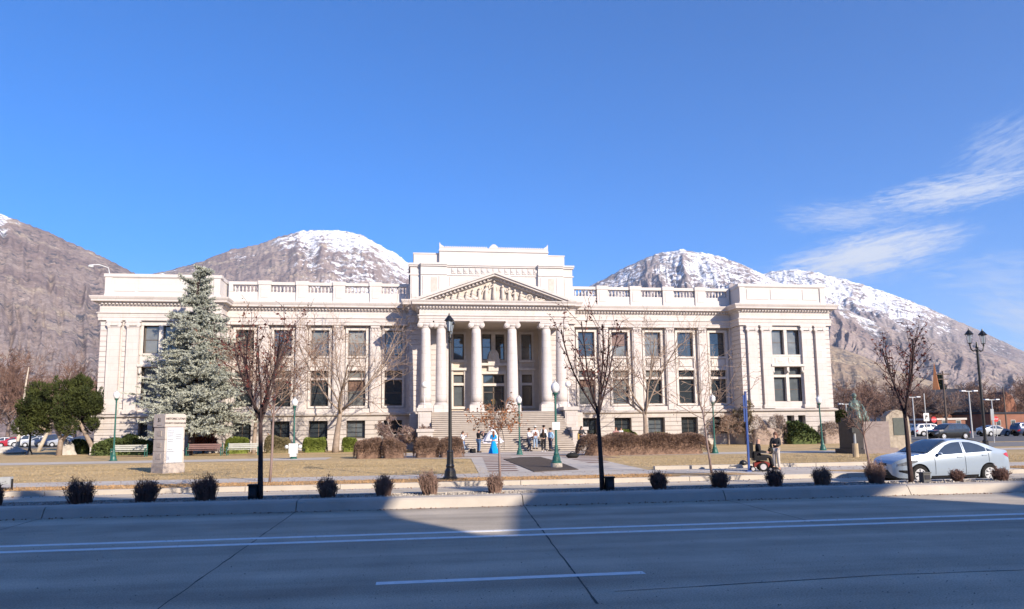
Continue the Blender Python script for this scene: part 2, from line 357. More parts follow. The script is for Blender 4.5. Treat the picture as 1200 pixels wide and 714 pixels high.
def mountain_material(name, rock1, rock2, grass, treeamt):
    m = bpy.data.materials.new(name); m.use_nodes = True; t = m.node_tree; p = t.nodes['Principled BSDF']; p.inputs['Roughness'].default_value = .95; p.inputs['Specular IOR Level'].default_value = .05
    tcn = N(t, 'ShaderNodeTexCoord'); V = tcn.outputs['Object']
    def nz(scale, det=6, ro=.6, vec=V):
        n = N(t, 'ShaderNodeTexNoise'); n.inputs['Scale'].default_value = scale; n.inputs['Detail'].default_value = det; n.inputs['Roughness'].default_value = ro; t.links.new(vec, n.inputs['Vector']); return n.outputs[0]
    def mr(v, a, b, c=0, d=1):
        n = N(t, 'ShaderNodeMapRange', interpolation_type='SMOOTHSTEP'); t.links.new(v, n.inputs[0]); n.inputs[1].default_value = a; n.inputs[2].default_value = b; n.inputs[3].default_value = c; n.inputs[4].default_value = d; return n.outputs[0]
    def mix(f, a, b):
        n = N(t, 'ShaderNodeMix', data_type='RGBA'); t.links.new(f, n.inputs[0])
        for i, q in ((6, a), (7, b)):
            if isinstance(q, tuple): n.inputs[i].default_value = (*q, 1)
            else: t.links.new(q, n.inputs[i])
        return n.outputs[2]
    at = N(t, 'ShaderNodeAttribute', attribute_name='snow'); ag = N(t, 'ShaderNodeAttribute', attribute_name='gully'); ah = N(t, 'ShaderNodeAttribute', attribute_name='hgt')
    mp = N(t, 'ShaderNodeMapping'); mp.inputs['Scale'].default_value = (1, 1, 1.6); t.links.new(V, mp.inputs[0])
    c = mix(mr(nz(.0022), .4, .62), rock1, rock2)
    c = mix(mr(nz(.009, 7, .7, mp.outputs[0]), .52, .66), c, grass)
    pale = tuple(min(1, q*1.5) for q in rock2)
    c = mix(mr(nz(.018, 8, .75, mp.outputs[0]), .58, .68, 0, .8), c, pale)
    c = mix(mr(nz(.055, 6, .8, mp.outputs[0]), .38, .62, 0, .6), c, tuple(q*.55 for q in rock1))
    scrub = mr(mth(t, 'ADD', nz(.03, 5, .75), mth(t, 'MULTIPLY', ag.outputs['Fac'], .12)), .60, .68, 0, treeamt)
    c = mix(scrub, c, (.10, .09, .10))
    sn = mth(t, 'ADD', mth(t, 'ADD', at.outputs['Fac'], mth(t, 'MULTIPLY', mth(t, 'SUBTRACT', nz(.012, 9, .82), .5), 2.6)), mth(t, 'MULTIPLY', mth(t, 'SUBTRACT', ag.outputs['Fac'], .45), .5))
    snm = mr(sn, .47, .58)
    c = mix(snm, c, (.86, .87, .90))
    tr = mr(mth(t, 'ADD', nz(.03, 7, .85), mth(t, 'MULTIPLY', ag.outputs['Fac'], .16)), .59, .64, 0, treeamt)
    c = mix(tr, c, (.07, .08, .105))
    t.links.new(c, p.inputs['Base Color'])
    bp = N(t, 'ShaderNodeBump'); bp.inputs['Strength'].default_value = .7; bp.inputs['Distance'].default_value = 14
    t.links.new(nz(.03, 9, .72), bp.inputs['Height']); t.links.new(bp.outputs[0], p.inputs['Normal'])
    return m

def mountain(name, pts, dist, base, seed, m, snow, spurs=46, amp=.13, na=620, nt_=150, power=1.3, ridge_jit=.006):
    ae = [deg_of(*q) for q in pts]; A = np.array([a for a, e in ae]); E_ = np.array([e for a, e in ae])
    az_ = np.linspace(A[0], A[-1], na); H = np.interp(az_, A, E_); 
    k = np.hanning(9); k /= k.sum(); H = np.convolve(np.pad(H, 4, 'edge'), k, 'valid')
    H = dist*np.tan(H)+CH
    T = np.concatenate([np.linspace(0, 1, nt_), 1+np.linspace(.03, .5, 12)]); a2, t2 = np.meshgrid(az_, T, indexing='ij'); H2 = H[:, None]
    rr = base+(dist-base)*t2
    X = rr*np.sin(a2); Y = rr*np.cos(a2)
    warp = fbm(X/700, Y/700, seed+5)*.14
    g = ridged(a2*spurs+warp*9, t2*2.2, seed, 5); g2 = ridged(X/260+warp*3, Y/420, seed+3, 5); g3 = fbm(X/90, Y/90, seed+9, 4); g4 = ridged((X+.8*Y)/330+warp*4, (Y-.8*X)/520, seed+13, 5)
    tt = np.clip(t2, 0, 1); env = np.sin(np.pi*np.clip(tt, 0, 1)**1.1)**.7
    Z = H2*np.where(t2 <= 1, tt**power, 1-(t2-1)*1.1)+H2*amp*env*((g-.5)*1.1+(g2-.5)*.2+(g4-.5)*.35)+H2*(.012+.02*env)*(g3-.5)
    Z = Z+H2*ridge_jit*2.2*(fbm(a2*240, t2*20, seed+2, 4)-.5)
    Z[:, 0] = -6
    me = bpy.data.meshes.new(name); V = np.stack([X, Y, Z], -1).reshape(-1, 3)
    nt2 = len(T); I, J = np.meshgrid(np.arange(na-1), np.arange(nt2-1), indexing='ij'); b0 = (I*nt2+J).ravel()
    fs = np.stack([b0, b0+nt2, b0+nt2+1, b0+1], -1)
    me.vertices.add(len(V)); me.vertices.foreach_set('co', V.ravel().astype(np.float32))
    me.loops.add(fs.size); me.loops.foreach_set('vertex_index', fs.ravel().astype(np.int32)); me.polygons.add(len(fs)); me.polygons.foreach_set('loop_start', np.arange(0, fs.size, 4, dtype=np.int32)); me.polygons.foreach_set('loop_total', np.full(len(fs), 4, np.int32))
    me.update(calc_edges=True); me.polygons.foreach_set('use_smooth', np.ones(len(fs), bool))
    for nm, val in (('snow', snow(a2, t2, Z, H2, g)), ('gully', 1-g), ('hgt', tt)):
        at = me.attributes.new(nm, 'FLOAT', 'POINT'); at.data.foreach_set('value', np.clip(val, -1, 2).ravel().astype(np.float32))
    me.materials.append(m); o = bpy.data.objects.new(name, me); COL.objects.link(o); o['kind'] = 'structure'; return o
MB_ = mountain_material('brown_mountain_slope', (.27, .21, .20), (.40, .325, .29), (.50, .41, .31), .8)
MS_ = mountain_material('snowy_mountain_slope', (.25, .205, .21), (.37, .315, .30), (.40, .345, .29), .9)
def sm(x, a, b): t = np.clip((x-a)/(b-a), 0, 1); return t*t*(3-2*t)
AZ = lambda x, y: deg_of(x, y)[0]
mountain('mountain', [(-420, 330), (-250, 262), (-120, 238), (-50, 240), (0, 250), (15, 256), (50, 270), (90, 287), (130, 305), (160, 322), (200, 345), (260, 385), (330, 440), (380, 480)], 3300, 900, 11, MB_,
         lambda a, t, z, h, g: sm(t, .80, 1.0)*.50*(1-sm(a, AZ(-10, 250), AZ(40, 250)))+.26*sm(t, .45, .9)*(1-sm(a, AZ(0, 250), AZ(70, 250))), spurs=60, amp=.055)
mountain('mountain', [(20, 470), (100, 345), (150, 324), (190, 319), (240, 305), (270, 293), (300, 287), (330, 276), (360, 270), (385, 269), (400, 270), (425, 276), (445, 287), (465, 298), (485, 314), (520, 335), (600, 380), (680, 480)], 5200, 2000, 23, MB_,
         lambda a, t, z, h, g: .12+sm(t, .80, 1.0)*.30*(1-.25*sm(a, AZ(330, 280), AZ(300, 280)))+.34*sm(a, AZ(310, 300), AZ(370, 300))*sm(t, .15, .6), spurs=38, amp=.065)
mountain('mountain', [(560, 480), (640, 372), (690, 335), (705, 328), (730, 315), (755, 303), (775, 296), (800, 292.5), (830, 297), (860, 306), (890, 319), (940, 345), (1000, 385), (1060, 470)], 5600, 2200, 37, MS_,
         lambda a, t, z, h, g: .20+.30*sm(t, .5, .9)+.10*sm(a, AZ(760, 300), AZ(820, 300)), spurs=40, amp=.11)
mountain('mountain', [(780, 400), (840, 345), (880, 326), (905, 318), (935, 316), (955, 319), (980, 325), (1010, 333), (1050, 347), (1090, 362), (1130, 380), (1160, 393), (1200, 412), (1260, 430), (1340, 440), (1440, 460)], 7600, 3500, 51, MS_,
         lambda a, t, z, h, g: .22+.42*sm(t, .5, .85)-.40*sm(a, AZ(1060, 360), AZ(1150, 390)), spurs=44, amp=.09)
mountain('mountain', [(860, 470), (930, 370), (955, 356), (985, 360), (1010, 371), (1050, 388), (1100, 398), (1150, 410), (1200, 428), (1260, 436), (1340, 445), (1440, 470)], 4300, 1800, 64, MB_,
         lambda a, t, z, h, g: .10+.40*sm(t, .72, .98)*(1-sm(a, AZ(990, 365), AZ(1090, 395))), spurs=40, amp=.13)
mountain('foothill', [(860, 480), (930, 412), (972, 404), (1010, 417), (1060, 438), (1110, 452), (1200, 474), (1300, 486)], 2600, 1300, 77, mountain_material('tan_foothill_slope', (.32, .24, .18), (.44, .35, .25), (.56, .45, .30), .6),
         lambda a, t, z, h, g: -.5+0*t, spurs=30, amp=.10)

# ================================================================== ground
struct('ground', MB().add([(-15000, -15000, -.06), (15000, -15000, -.06), (15000, 15000, -.06), (-15000, 15000, -.06)], [(0, 1, 2, 3)]), mat('dry_plain', (.24, .19, .14), .95, .2, .01))
struct('road', MB().flat([(-260, 3.9), (260, 3.9), (260, 24.9), (-260, 24.9)], 0), ROAD)
struct('near_pavement', MB().box(-260, 260, -60, 3.9, -.1, .15), WALK)
m = MB()
for x0, x1 in ((-.46, 3.09), (-12.7, -9.1), (12.7, 16.3), (-25, -21.4), (25, 28.6), (-37.3, -33.7), (37.3, 40.9)): m.box(x0, x1, 9.53, 9.70, -.02, .004)
struct('lane_dashes', m, PAINT)
m = MB(); m.box(-260, 260, 13.24, 13.44, -.02, .004); m.box(-260, 260, 13.92, 14.12, -.02, .004); struct('centre_lines', m, PAINT)
rj = random.Random(4)
def crack(pts, wd):
    m = MB(); P = []
    for (a, b) in zip(pts[:-1], pts[1:]):
        n = max(2, int(math.dist(a, b)/.35))
        for i in range(n): t = i/n; P.append((a[0]+(b[0]-a[0])*t+rj.uniform(-.009, .009), a[1]+(b[1]-a[1])*t+rj.uniform(-.009, .009)))
    P.append(pts[-1])
    for i in range(len(P)-1):
        (x0, y0), (x1, y1) = P[i], P[i+1]; dx, dy = x1-x0, y1-y0; L = math.hypot(dx, dy) or 1; nx, ny = -dy/L*wd/2*rj.uniform(.7, 1.4), dx/L*wd/2*rj.uniform(.7, 1.4)
        m.add([(x0-nx, y0-ny, .003), (x1-nx, y1-ny, .003), (x1+nx, y1+ny, .003), (x0+nx, y0+ny, .003)], [(0, 1, 2, 3)])
    return m
jx = [atz(48, 608, 0)[0], atz(349, 598, 0)[0], atz(614, 593, 0)[0], atz(855, 587, 0)[0], atz(1075, 581, 0)[0]]
j = MB()
for a, b in (((jx[0], 18.36), (atz(0, 622, 0)[0], 15.6)), ((atz(349, 598, 0)[0], 18.36), (atz(185, 714, 0)[0], atz(185, 714, 0)[1])), ((jx[2], 18.36), (atz(700, 708, 0)[0], atz(700, 708, 0)[1])), ((jx[3], 18.36), (atz(940, 609, 0)[0], 13.8))):
    c = crack([a, b], .020 if a[0] < 0 or a[0] > 8 else .024); j.add(c.v, c.f)
c = crack([(2.4, 8.6), (6, 8.85), (11, 8.7)], .02); j.add(c.v, c.f)
struct('pavement_joints', j, JOINT)
# kerbed median with planting bed
m = MB(); xs = [-260]+jx+[260]
for i in range(len(xs)-1):
    a, b = xs[i]+.012, xs[i+1]-.012; sec = [(18.36, -.05), (18.40, .03), (18.50, .20), (18.56, .245), (18.95, .255), (18.95, .1), (19.95, .1), (19.95, .255), (20.30, .245), (20.36, .18), (20.42, -.05)]
    n = len(sec); m.add([(a, y, z) for y, z in sec]+[(b, y, z) for y, z in sec], [tuple(range(n)), tuple(range(2*n-1, n-1, -1))]+[(k, k+n, (k+1) % n+n, (k+1) % n) for k in range(n)])
struct('median', m, CURB)
struct('median_bed', MB().box(-260, 260, 18.953, 19.947, .1, .232), mat('median_soil', (.16, .12, .09), .95, .3, 6, .8, col2=(.36, .31, .26), detail=8))
# far side: gutter, kerb, planting strip, walk, lawn
struct('gutter', MB().box(-260, 260, 24.25, 24.9, -.03, .005), CURB)
m = MB(); x = -100.0
while x < 100: m.box(x+.01, x+3.04, 24.9, 25.08, -.03, .16); x += 3.05
struct('kerb', m, CURB)
def grass_extra(t, vec, out, p):
    nz = N(t, 'ShaderNodeTexNoise'); nz.inputs['Scale'].default_value = .35; nz.inputs['Detail'].default_value = 6; nz.inputs['Roughness'].default_value = .65
    mp = N(t, 'ShaderNodeMapping'); mp.inputs['Scale'].default_value = (.35, 1.6, 1); t.links.new(vec, mp.inputs[0]); t.links.new(mp.outputs[0], nz.inputs['Vector'])
    mr = N(t, 'ShaderNodeMapRange'); t.links.new(nz.outputs[0], mr.inputs[0]); mr.inputs[1].default_value = .5; mr.inputs[2].default_value = .72; mr.inputs[4].default_value = .75
    m2 = N(t, 'ShaderNodeMix', data_type='RGBA'); t.links.new(mr.outputs[0], m2.inputs[0]); t.links.new(out, m2.inputs[6]); m2.inputs[7].default_value = (.25, .20, .09, 1)
    return m2.outputs[2]
GRASS = mat('dormant_lawn', (.43, .30, .15), .95, .2, 5, .9, .05, col2=(.60, .455, .265), extra=grass_extra, detail=8, bscale=26)
STRIP = mat('leaf_littered_strip', (.30, .19, .10), .95, .2, 4, .8, .05, col2=(.62, .44, .25), detail=8, bscale=30)
struct('lawn', MB().box(-130, 130, 25.08, 125, -.03, .145), GRASS)
m = MB(); m.flat([(-130, 25.081), (9.4, 25.081), (10.4, 27), (-130, 27)], .149)
for a, b in ((783, 868), (985, 1042)):
    p = [atz(a, 556.5 if a < 900 else 553, .15), atz(b, 554.5 if a < 900 else 551, .15)]
    m.flat([(p[0][0]+.6, 25.25), (p[1][0]+.3, 25.25), (p[1][0]-.1, 26.7), (p[0][0]-.6, 26.9)], .158)
m.flat([(23.5, 25.25), (60, 25.25), (60, 27), (23.5, 27)], .158)
struct('planting_strip', m, STRIP)
m = MB(); m.flat([(-130, 27), (130, 27), (130, 29.4), (-130, 29.4)], .154); m.flat([(9.5, 25.081), (23.4, 25.081), (23.4, 26.999), (10.5, 26.999)], .154)
m.flat([(-60, 46.6), (-5.4, 46.6), (-5.4, 50.4), (-60, 50.4)], .154); m.flat([(13, 44.5), (60, 41.8), (60, 44.6), (13, 48.0)], .154)
m.flat([(-60, 60), (-46, 60), (-46, 64), (-60, 64)], .154)
struct('path', m, WALK)
m = MB(); a = atz(748, 547.5, .15); x = a[0]
while x < 24.5: m.box(x+.01, x+2.4, 29.4, 29.62, .1, .30); x += 2.42
struct('lawn_edge_kerb', m, CURB)
j = MB()
for i in range(-30, 40):
    x = i*1.6+.4; j.box(x, x+.018, 27.0, 29.4, .15, .156)
struct('walk_joints', j, mat('walk_joint', (.2, .185, .17)))
# plaza with brick bands
PZ = [atz(541, 534, .15), atz(563, 556.3, .15), atz(752, 550.2, .15), atz(692, 539, .15)]
zb = .160; yN = 29.4
struct('plaza', MB().flat([(-2.2, 56.6), (-2.2, 47.0), (PZ[0][0]+.2, 44), (PZ[1][0], yN), (PZ[2][0]+.1, yN), (10.4, 40.5), (13.4, 48), (13.4, 56.6)], zb), WALK)
m = MB(); y = 30.3
while y < 45:
    k = (y-yN)/14.6; xl = PZ[1][0]+(PZ[0][0]+.5-PZ[1][0])*k+.45; xr = 4.35+k*1.7
    m.box(xl, xr, y, y+.85, .15, zb+.004); y += 1.75
y = 36.0
while y < 47: m.box(9.2-(47-y)*.03, 12.2 if y > 41 else 9.2+(y-33)*.25, y, y+.9, .15, zb+.004); y += 1.9
m.box(-2, 13.2, 46.6, 47.6, .15, zb+.004); m.box(-2, 13.2, 49.8, 50.5, .15, zb+.004); m.box(-2, 13.2, 53.2, 53.9, .15, zb+.004)
struct('brick_paving', m, BRICKW)
mp_ = [atz(590, 538.3, .17), atz(626, 553, .17), atz(678, 550.4, .17), atz(655, 541.5, .17), atz(633, 535.6, .17), atz(609, 536, .17)]
struct('mulch_bed', MB().poly_z([(p[0], p[1]) for p in mp_], .12, .185), MULCH)
# right side: asphalt car park and side street, left car park
struct('parking_lot', MB().flat([(47, 62), (150, 58), (170, 125), (48, 125)], .151), ASPH)
struct('side_street', MB().flat([(38.5, 49), (130, 47), (130, 57.5), (40, 60)], .151), mat('worn_asphalt', (.2, .19, .18), .9))
struct('parking_lot', MB().flat([(-150, 100), (-47, 100), (-47, 124.9), (-150, 124.9)], .151), ASPH)

# the air: one box of thin haze
hz = bpy.data.materials.new('thin_haze'); hz.use_nodes = True; ht = hz.node_tree; ht.nodes.clear()
ho = N(ht, 'ShaderNodeOutputMaterial'); hv = N(ht, 'ShaderNodeVolumePrincipled'); hv.inputs['Color'].default_value = (.80, .88, 1, 1); hv.inputs['Density'].default_value = HAZE; hv.inputs['Anisotropy'].default_value = .1
ht.links.new(hv.outputs[0], ho.inputs['Volume'])
h = obj('haze', MB().box(-15500, 15500, -15500, 15500, -1.2, 2600), hz); h['kind'] = 'stuff'
# ================================================================== courthouse
CX = 7.5
B = thing('courthouse', 'long white stone courthouse with columned portico and balustraded roof behind the lawn', 'building', (CX, 66, .15))
YP, YW = 66.0, 68.0
def part(name, mb, m, parent=None, label=None, smooth=False):
    o = obj(name, mb, m, parent or B, world=True, smooth=smooth)
    if label: o['label'] = label
    return o
rw = random.Random(7); BLN = [glass('blind_behind_glass', (.27, .275, .26), 1.6, .12), glass('dim_blind_behind_glass', (.17, .185, .185), 1.6, .12), glass('warm_blind_behind_glass', (.20, .13, .10), 1.6, .12)]
def window(x0, x1, z0, z1, y, bars=(.5,), mull=False, transom=None, gi=None, fr=.07, parent=None, sill=False):
    """frame filling the opening at depth y, panes behind it"""
    m = MB(); m.box(x0, x0+fr, y, y+.08, z0, z1); m.box(x1-fr, x1, y, y+.08, z0, z1); m.box(x0+fr, x1-fr, y, y+.08, z1-fr, z1); m.box(x0+fr, x1-fr, y, y+.08, z0, z0+fr)
    for b in bars: z = z0+(z1-z0)*b; m.box(x0+fr, x1-fr, y+.01, y+.07, z-.03, z+.03)
    if mull: xc = (x0+x1)/2; m.box(xc-.03, xc+.03, y+.012, y+.068, z0+fr, z1-fr)
    wdw = part('window', m, FRAME, parent)
    zm = z0+(z1-z0)*(bars[0] if bars else .5)
    g = MB(); tl = rw.uniform(-.006, .006)
    g.box(x0+.02, x1-.02, y+.035, y+.05, z0+.02, z1-.02)
    k = rw.random() if gi is None else gi
    pane = part('pane', g, GL[0] if k < .45 else GL[1] if k < .7 else GL[2], wdw)
    if gi is None and z1-z0 > 1 and k > .5:   # a blind drawn part of the way
        q = rw.uniform(.25, .62); part('blind', MB().box(x0+fr, x1-fr, y+.028, y+.034, z1-fr-(z1-z0)*q, z1-fr), rw.choice(BLN), wdw)
    if sill: part('sill', MB().box(x0-.12, x1+.12, y-.32, y-.02, z0-.14, z0), SILL, wdw)
    return wdw

WC = [9.35+3.38*k for k in range(5)]
wing_x = [CX-o for o in WC[::-1]]+[CX+o for o in WC]; HW = .82
def wing(x0, x1, centers):
    up = MB(); holes = []
    for c in centers: holes += [(c-HW, c+HW, 8.88, 11.3), (c-HW, c+HW, 4.2, 7.5)]
    bays = [(c-1.22, c+1.22, 3.95, 11.72) for c in centers]
    up.wall(x0, x1, 3.55, 13.0, YW, .42, bays, edges=False)                       # pilaster plane with sunk bays
    up.wall(x0, x1, 3.95, 11.72, YW+.42, .34, holes, edges=False)
    part('wall', up, STONE)
    p = MB()
    for c in centers:   # window surrounds, spandrels, transom bars
        for s in (-1, 1): p.box(c+s*(HW+.11)-.11, c+s*(HW+.11)+.11, YW+.26, YW+.40, 4.2, 11.52)
        p.box(c-HW-.22, c+HW+.22, YW+.24, YW+.40, 11.3, 11.52)
        p.box(c-HW, c+HW, YW+.28, YW+.50, 8.70, 8.88); p.box(c-HW, c+HW, YW+.30, YW+.50, 7.5, 7.72); p.box(c-HW+.15, c+HW-.15, YW+.33, YW+.42, 7.9, 8.55)
        p.box(c-HW-.2, c+HW+.2, YW+.22, YW+.42, 4.02, 4.2)
        p.box(c-HW, c+HW, YW+.38, YW+.66, 6.62, 6.84)
    part('window_surround', p, SILL)
    p = MB(); es = sorted([x0]+[c+s*1.22 for c in centers for s in (-1, 1)]+[x1])
    for a, b in zip(es[::2], es[1::2]):   # pilaster strips: shallow panel and small capital
        xa, xb = max(a, x0+.05)+.1, min(b, x1-.05)-.1
        if xb-xa < .3: continue
        p.box(xa, xb, YW-.07, YW+.01, 4.1, 11.2); p.box(xa-.05, xb+.05, YW-.12, YW+.01, 3.62, 4.1); p.box(xa-.04, xb+.04, YW-.13, YW+.01, 11.5, 11.68)
        for q in (xa+.1, (xa+xb)/2, xb-.1): p.ball((q, YW-.06, 11.34), (.1, .06, .12), 8, 5)
        p.box(xa-.02, xb+.02, YW-.09, YW+.01, 11.18, 11.24)
    part('pilaster_strips', p, STONE)
    b = MB(); bh = [(c-HW-.03, c+HW+.03, 1.22, 2.86) for c in centers]
    b.wall(x0, x1, .1, 3.3, YW+.02, .5, bh, edges=False); b.rust(x0, x1, .75, 3.25, YW-.05, .42, .05, .068, bh)
    b.box(x0, x1, YW-.2, YW+.019, .1, .75)
    part('basement_wall', b, STONEB)
    for i, c in enumerate(centers):
        window(c-HW, c+HW, 8.88, 11.3, YW+.62); window(c-HW, c+HW, 4.2, 6.62, YW+.62); window(c-HW, c+HW, 6.84, 7.5, YW+.62, bars=())
        window(c-HW-.03, c+HW+.03, 1.22, 2.86, YW+.4, bars=(), mull=True, gi=.1 if rw.random() < .6 else .9)
wing(-16.9, -.3, wing_x[:5]); wing(15.1, 31.8, wing_x[5:])

def pavilion(x0, x1):
    c = (x0+x1)/2; hw = (x1-x0)/2; k = hw/4.66
    up = MB(); px = [c+q*k for q in (-3.57, -2.1, 2.35-.25, 3.82-.25)]; wx0, wx1 = c-1.44, c+1.44
    holes = [(wx0, wx1, 8.82, 11.3), (wx0, wx1, 4.25, 7.62)]
    up.wall(x0, x1, 3.55, 13.0, YP+.06, .5, holes, edges=False)
    up.box(x0, x0+.3, YP+.561, 84, 3.55, 13.0); up.box(x1-.3, x1, YP+.561, 84, 3.55, 13.0)
    up.add([(x0, YP+.06, 3.55), (x0, YP+.56, 3.55), (x0, YP+.56, 13), (x0, YP+.06, 13)], [(0, 1, 2, 3)]); up.add([(x1, YP+.06, 3.55), (x1, YP+.56, 3.55), (x1, YP+.56, 13), (x1, YP+.06, 13)], [(0, 1, 2, 3)])
    part('wall', up, STONE)
    q = MB(); e = [x0-.03, px[0]-.62, px[0]+.62, px[1]-.62, px[2]+.62, px[3]-.62, px[3]+.62, x1+.03]
    q.rust(e[0], e[1], 3.6, 11.7, YP, .46, .055, .062); q.rust(e[2], e[3], 3.6, 11.7, YP, .46, .055, .062); q.rust(e[4], e[5], 3.6, 11.7, YP, .46, .055, .062); q.rust(e[6], e[7], 3.6, 11.7, YP, .46, .055, .062)
    q.rust_side(x0-.06, YP+.063, 84, 3.6, 11.7, -1, .46, .055, .062); q.rust_side(x1+.06, YP+.063, 84, 3.6, 11.7, 1, .46, .055, .062)
    part('quoins', q, STONE)
    for p_ in px:
        m = MB(); m.box(p_-.5, p_+.5, YP-.27, YP+.06, 3.95, 11.1); m.box(p_-.6, p_+.6, YP-.30, YP+.06, 3.585, 3.95)
        pl = part('pilaster', m, STONE)
        cp = MB(); cp.box(p_-.62, p_+.62, YP-.33, YP+.06, 11.55, 11.72)
        for s in (-1, 1):
            v = MB().lathe([(.02, 0), (.2, .02), (.2, .26), (.02, .28)], n=12); cp.add([(p_+s*.45+a, YP-.35+b_, 11.35+g_) for a, g_, b_ in v.v], v.f)
        cp.box(p_-.42, p_+.42, YP-.3, YP+.06, 11.25, 11.55); cp.box(p_-.53, p_+.53, YP-.31, YP+.06, 11.08, 11.16)
        part('capital', cp, STONE, pl)
    s = MB()
    for a in (wx0-.2, wx1): s.box(a, a+.2, YP-.005, YP+.3, 4.0, 11.3)
    s.box(wx0-.2, wx1+.2, YP-.03, YP+.3, 11.3, 11.55)
    s.box(c-.16, c+.16, YP+.0, YP+.4, 4.25, 7.62); s.box(c-.16, c+.16, YP+.0, YP+.4, 8.82, 11.3)
    s.box(wx0, wx1, YP+.02, YP+.42, 6.62, 6.86)
    s.box(wx0-.25, wx1+.25, YP-.05, YP+.2, 8.68, 8.84); s.box(wx0-.2, wx1+.2, YP-.02, YP+.2, 7.9, 8.68); s.box(wx0-.3, wx1+.3, YP-.36, YP+.2, 7.66, 7.88)
    for a in (-.72, .72): s.box(c+a-.5, c+a+.5, YP-.06, YP-.01, 8.0, 8.55); s.ball((c+a, YP-.06, 8.28), (.28, .05, .2), 10, 6)
    part('window_surround', s, SILL)
    for a in (wx0-.1, c, wx1+.1): br = MB(); br.poly_y([(a-.1, 7.1), (a+.1, 7.1), (a+.12, 7.66), (a-.12, 7.66)], YP-.22, YP+.03); br.ball((a, YP-.2, 7.15), (.12, .12, .14), 8, 6); part('bracket', br, SILL)
    for s_ in (-1, 1):
        a, b_ = (wx0, c-.16) if s_ < 0 else (c+.16, wx1)
        window(a, b_, 8.82, 11.3, YP+.34, gi=.6); window(a, b_, 4.25, 6.62, YP+.34, gi=.9); window(a, b_, 6.86, 7.62, YP+.34, bars=(), gi=.9)
    bw = MB(); bh = [(c-1.5+i*1.17, c-1.5+i*1.17+.76, 1.15, 2.88) for i in range(3)]
    bw.wall(x0, x1, .1, 3.3, YP+.02, .7, bh, edges=False); bw.rust(x0-.05, x1+.05, .8, 3.25, YP-.06, .5, .055, .078, bh); bw.box(x0-.25, x1+.25, YP-.25, YP+.019, .1, .8)
    bw.box(x0-.25, x0, YP+.019, 84, .1, .8); bw.box(x1, x1+.25, YP+.019, 84, .1, .8)
    bw.rust_side(x0-.05, YP+.02, 84, .8, 3.25, -1, .5); bw.rust_side(x1+.05, YP+.02, 84, .8, 3.25, 1, .5); bw.box(x0+.011, x0+.3, YP+.721, 84, .1, 3.3); bw.box(x1-.3, x1-.011, YP+.721, 84, .1, 3.3)
    part('basement_wall', bw, STONEB)
    for h in bh: window(h[0], h[1], h[2], h[3], YP+.5, bars=(), gi=.1, fr=.05)
pavilion(-26.9, -17.0); pavilion(31.8, 41.1)

# central block behind the portico (walls in antis, recess)
BX0, BX1, RX0, RX1, YR = -.3, 15.1, 3.2, 12.15, 69.0
m = MB(); m.wall(BX0, RX0, 3.3, 13.0, YP+.06, .3, edges=False); m2 = MB(); m2.wall(RX1, BX1, 3.3, 13.0, YP+.06, .3, edges=False)
m.add([(BX0, YP+.06, 3.3), (BX0, YW+.5, 3.3), (BX0, YW+.5, 13), (BX0, YP+.06, 13)], [(0, 1, 2, 3)]); m2.add([(BX1, YP+.06, 3.3), (BX1, YW+.5, 3.3), (BX1, YW+.5, 13), (BX1, YP+.06, 13)], [(0, 1, 2, 3)])
m.add([(RX0, YP+.06, 3.3), (RX0, YR, 3.3), (RX0, YR, 13), (RX0, YP+.06, 13)], [(0, 1, 2, 3)]); m2.add([(RX1, YP+.06, 3.3), (RX1, YR, 3.3), (RX1, YR, 13), (RX1, YP+.06, 13)], [(0, 1, 2, 3)])
part('wall', m, STONE); part('wall', m2, STONE)
m = MB(); m2 = MB(); m.rust(BX0-.03, RX0-.25, 3.6, 11.55, YP, .46, .055, .062); m2.rust(RX1+.25, BX1+.03, 3.6, 11.55, YP, .46, .055, .062)
m.rust_side(BX0-.06, YP+.063, YW, 3.6, 11.7, -1, .46); m2.rust_side(BX1+.06, YP+.063, YW, 3.6, 11.7, 1, .46)
m.box(RX0-.25, RX0+.02, YP-.1, YP+.3, 3.4, 11.5); m2.box(RX1-.02, RX1+.25, YP-.1, YP+.3, 3.4, 11.5)
part('quoins', m, STONE); part('quoins', m2, STONE)
c0 = 7.72
wL, wR = (3.85, 4.85), (10.5, 11.5); wc1, wc2 = (c0-1.08, c0-.2), (c0+.22, c0+1.08); dr = (c0-1.02, c0+1.05)
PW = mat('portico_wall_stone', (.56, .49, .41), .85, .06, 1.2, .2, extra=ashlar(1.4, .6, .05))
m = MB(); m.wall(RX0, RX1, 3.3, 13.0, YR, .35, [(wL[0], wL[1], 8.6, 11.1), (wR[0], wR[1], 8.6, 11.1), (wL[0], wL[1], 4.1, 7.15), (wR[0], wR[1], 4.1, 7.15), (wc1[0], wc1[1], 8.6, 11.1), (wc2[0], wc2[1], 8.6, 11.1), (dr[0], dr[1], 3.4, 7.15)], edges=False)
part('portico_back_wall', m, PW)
m = MB()
for a, b in (wL, wR):
    for x in (a-.2, b+.02): m.box(x, x+.18, YR-.1, YR+.05, 3.9, 11.3)
    m.box(a-.2, b+.2, YR-.12, YR+.05, 11.1, 11.32); m.box(a-.3, b+.3, YR-.25, YR+.05, 8.32, 8.58); m.box(a-.3, b+.3, YR-.3, YR+.05, 7.55, 7.8); m.box(a, b, YR-.02, YR+.2, 6.1, 6.35); m.box(a-.25, b+.25, YR-.2, YR+.05, 3.85, 4.08)
for x in (c0-1.75, c0+1.33): m.box(x, x+.42, YR-.35, YR+.02, 3.4, 8.0)
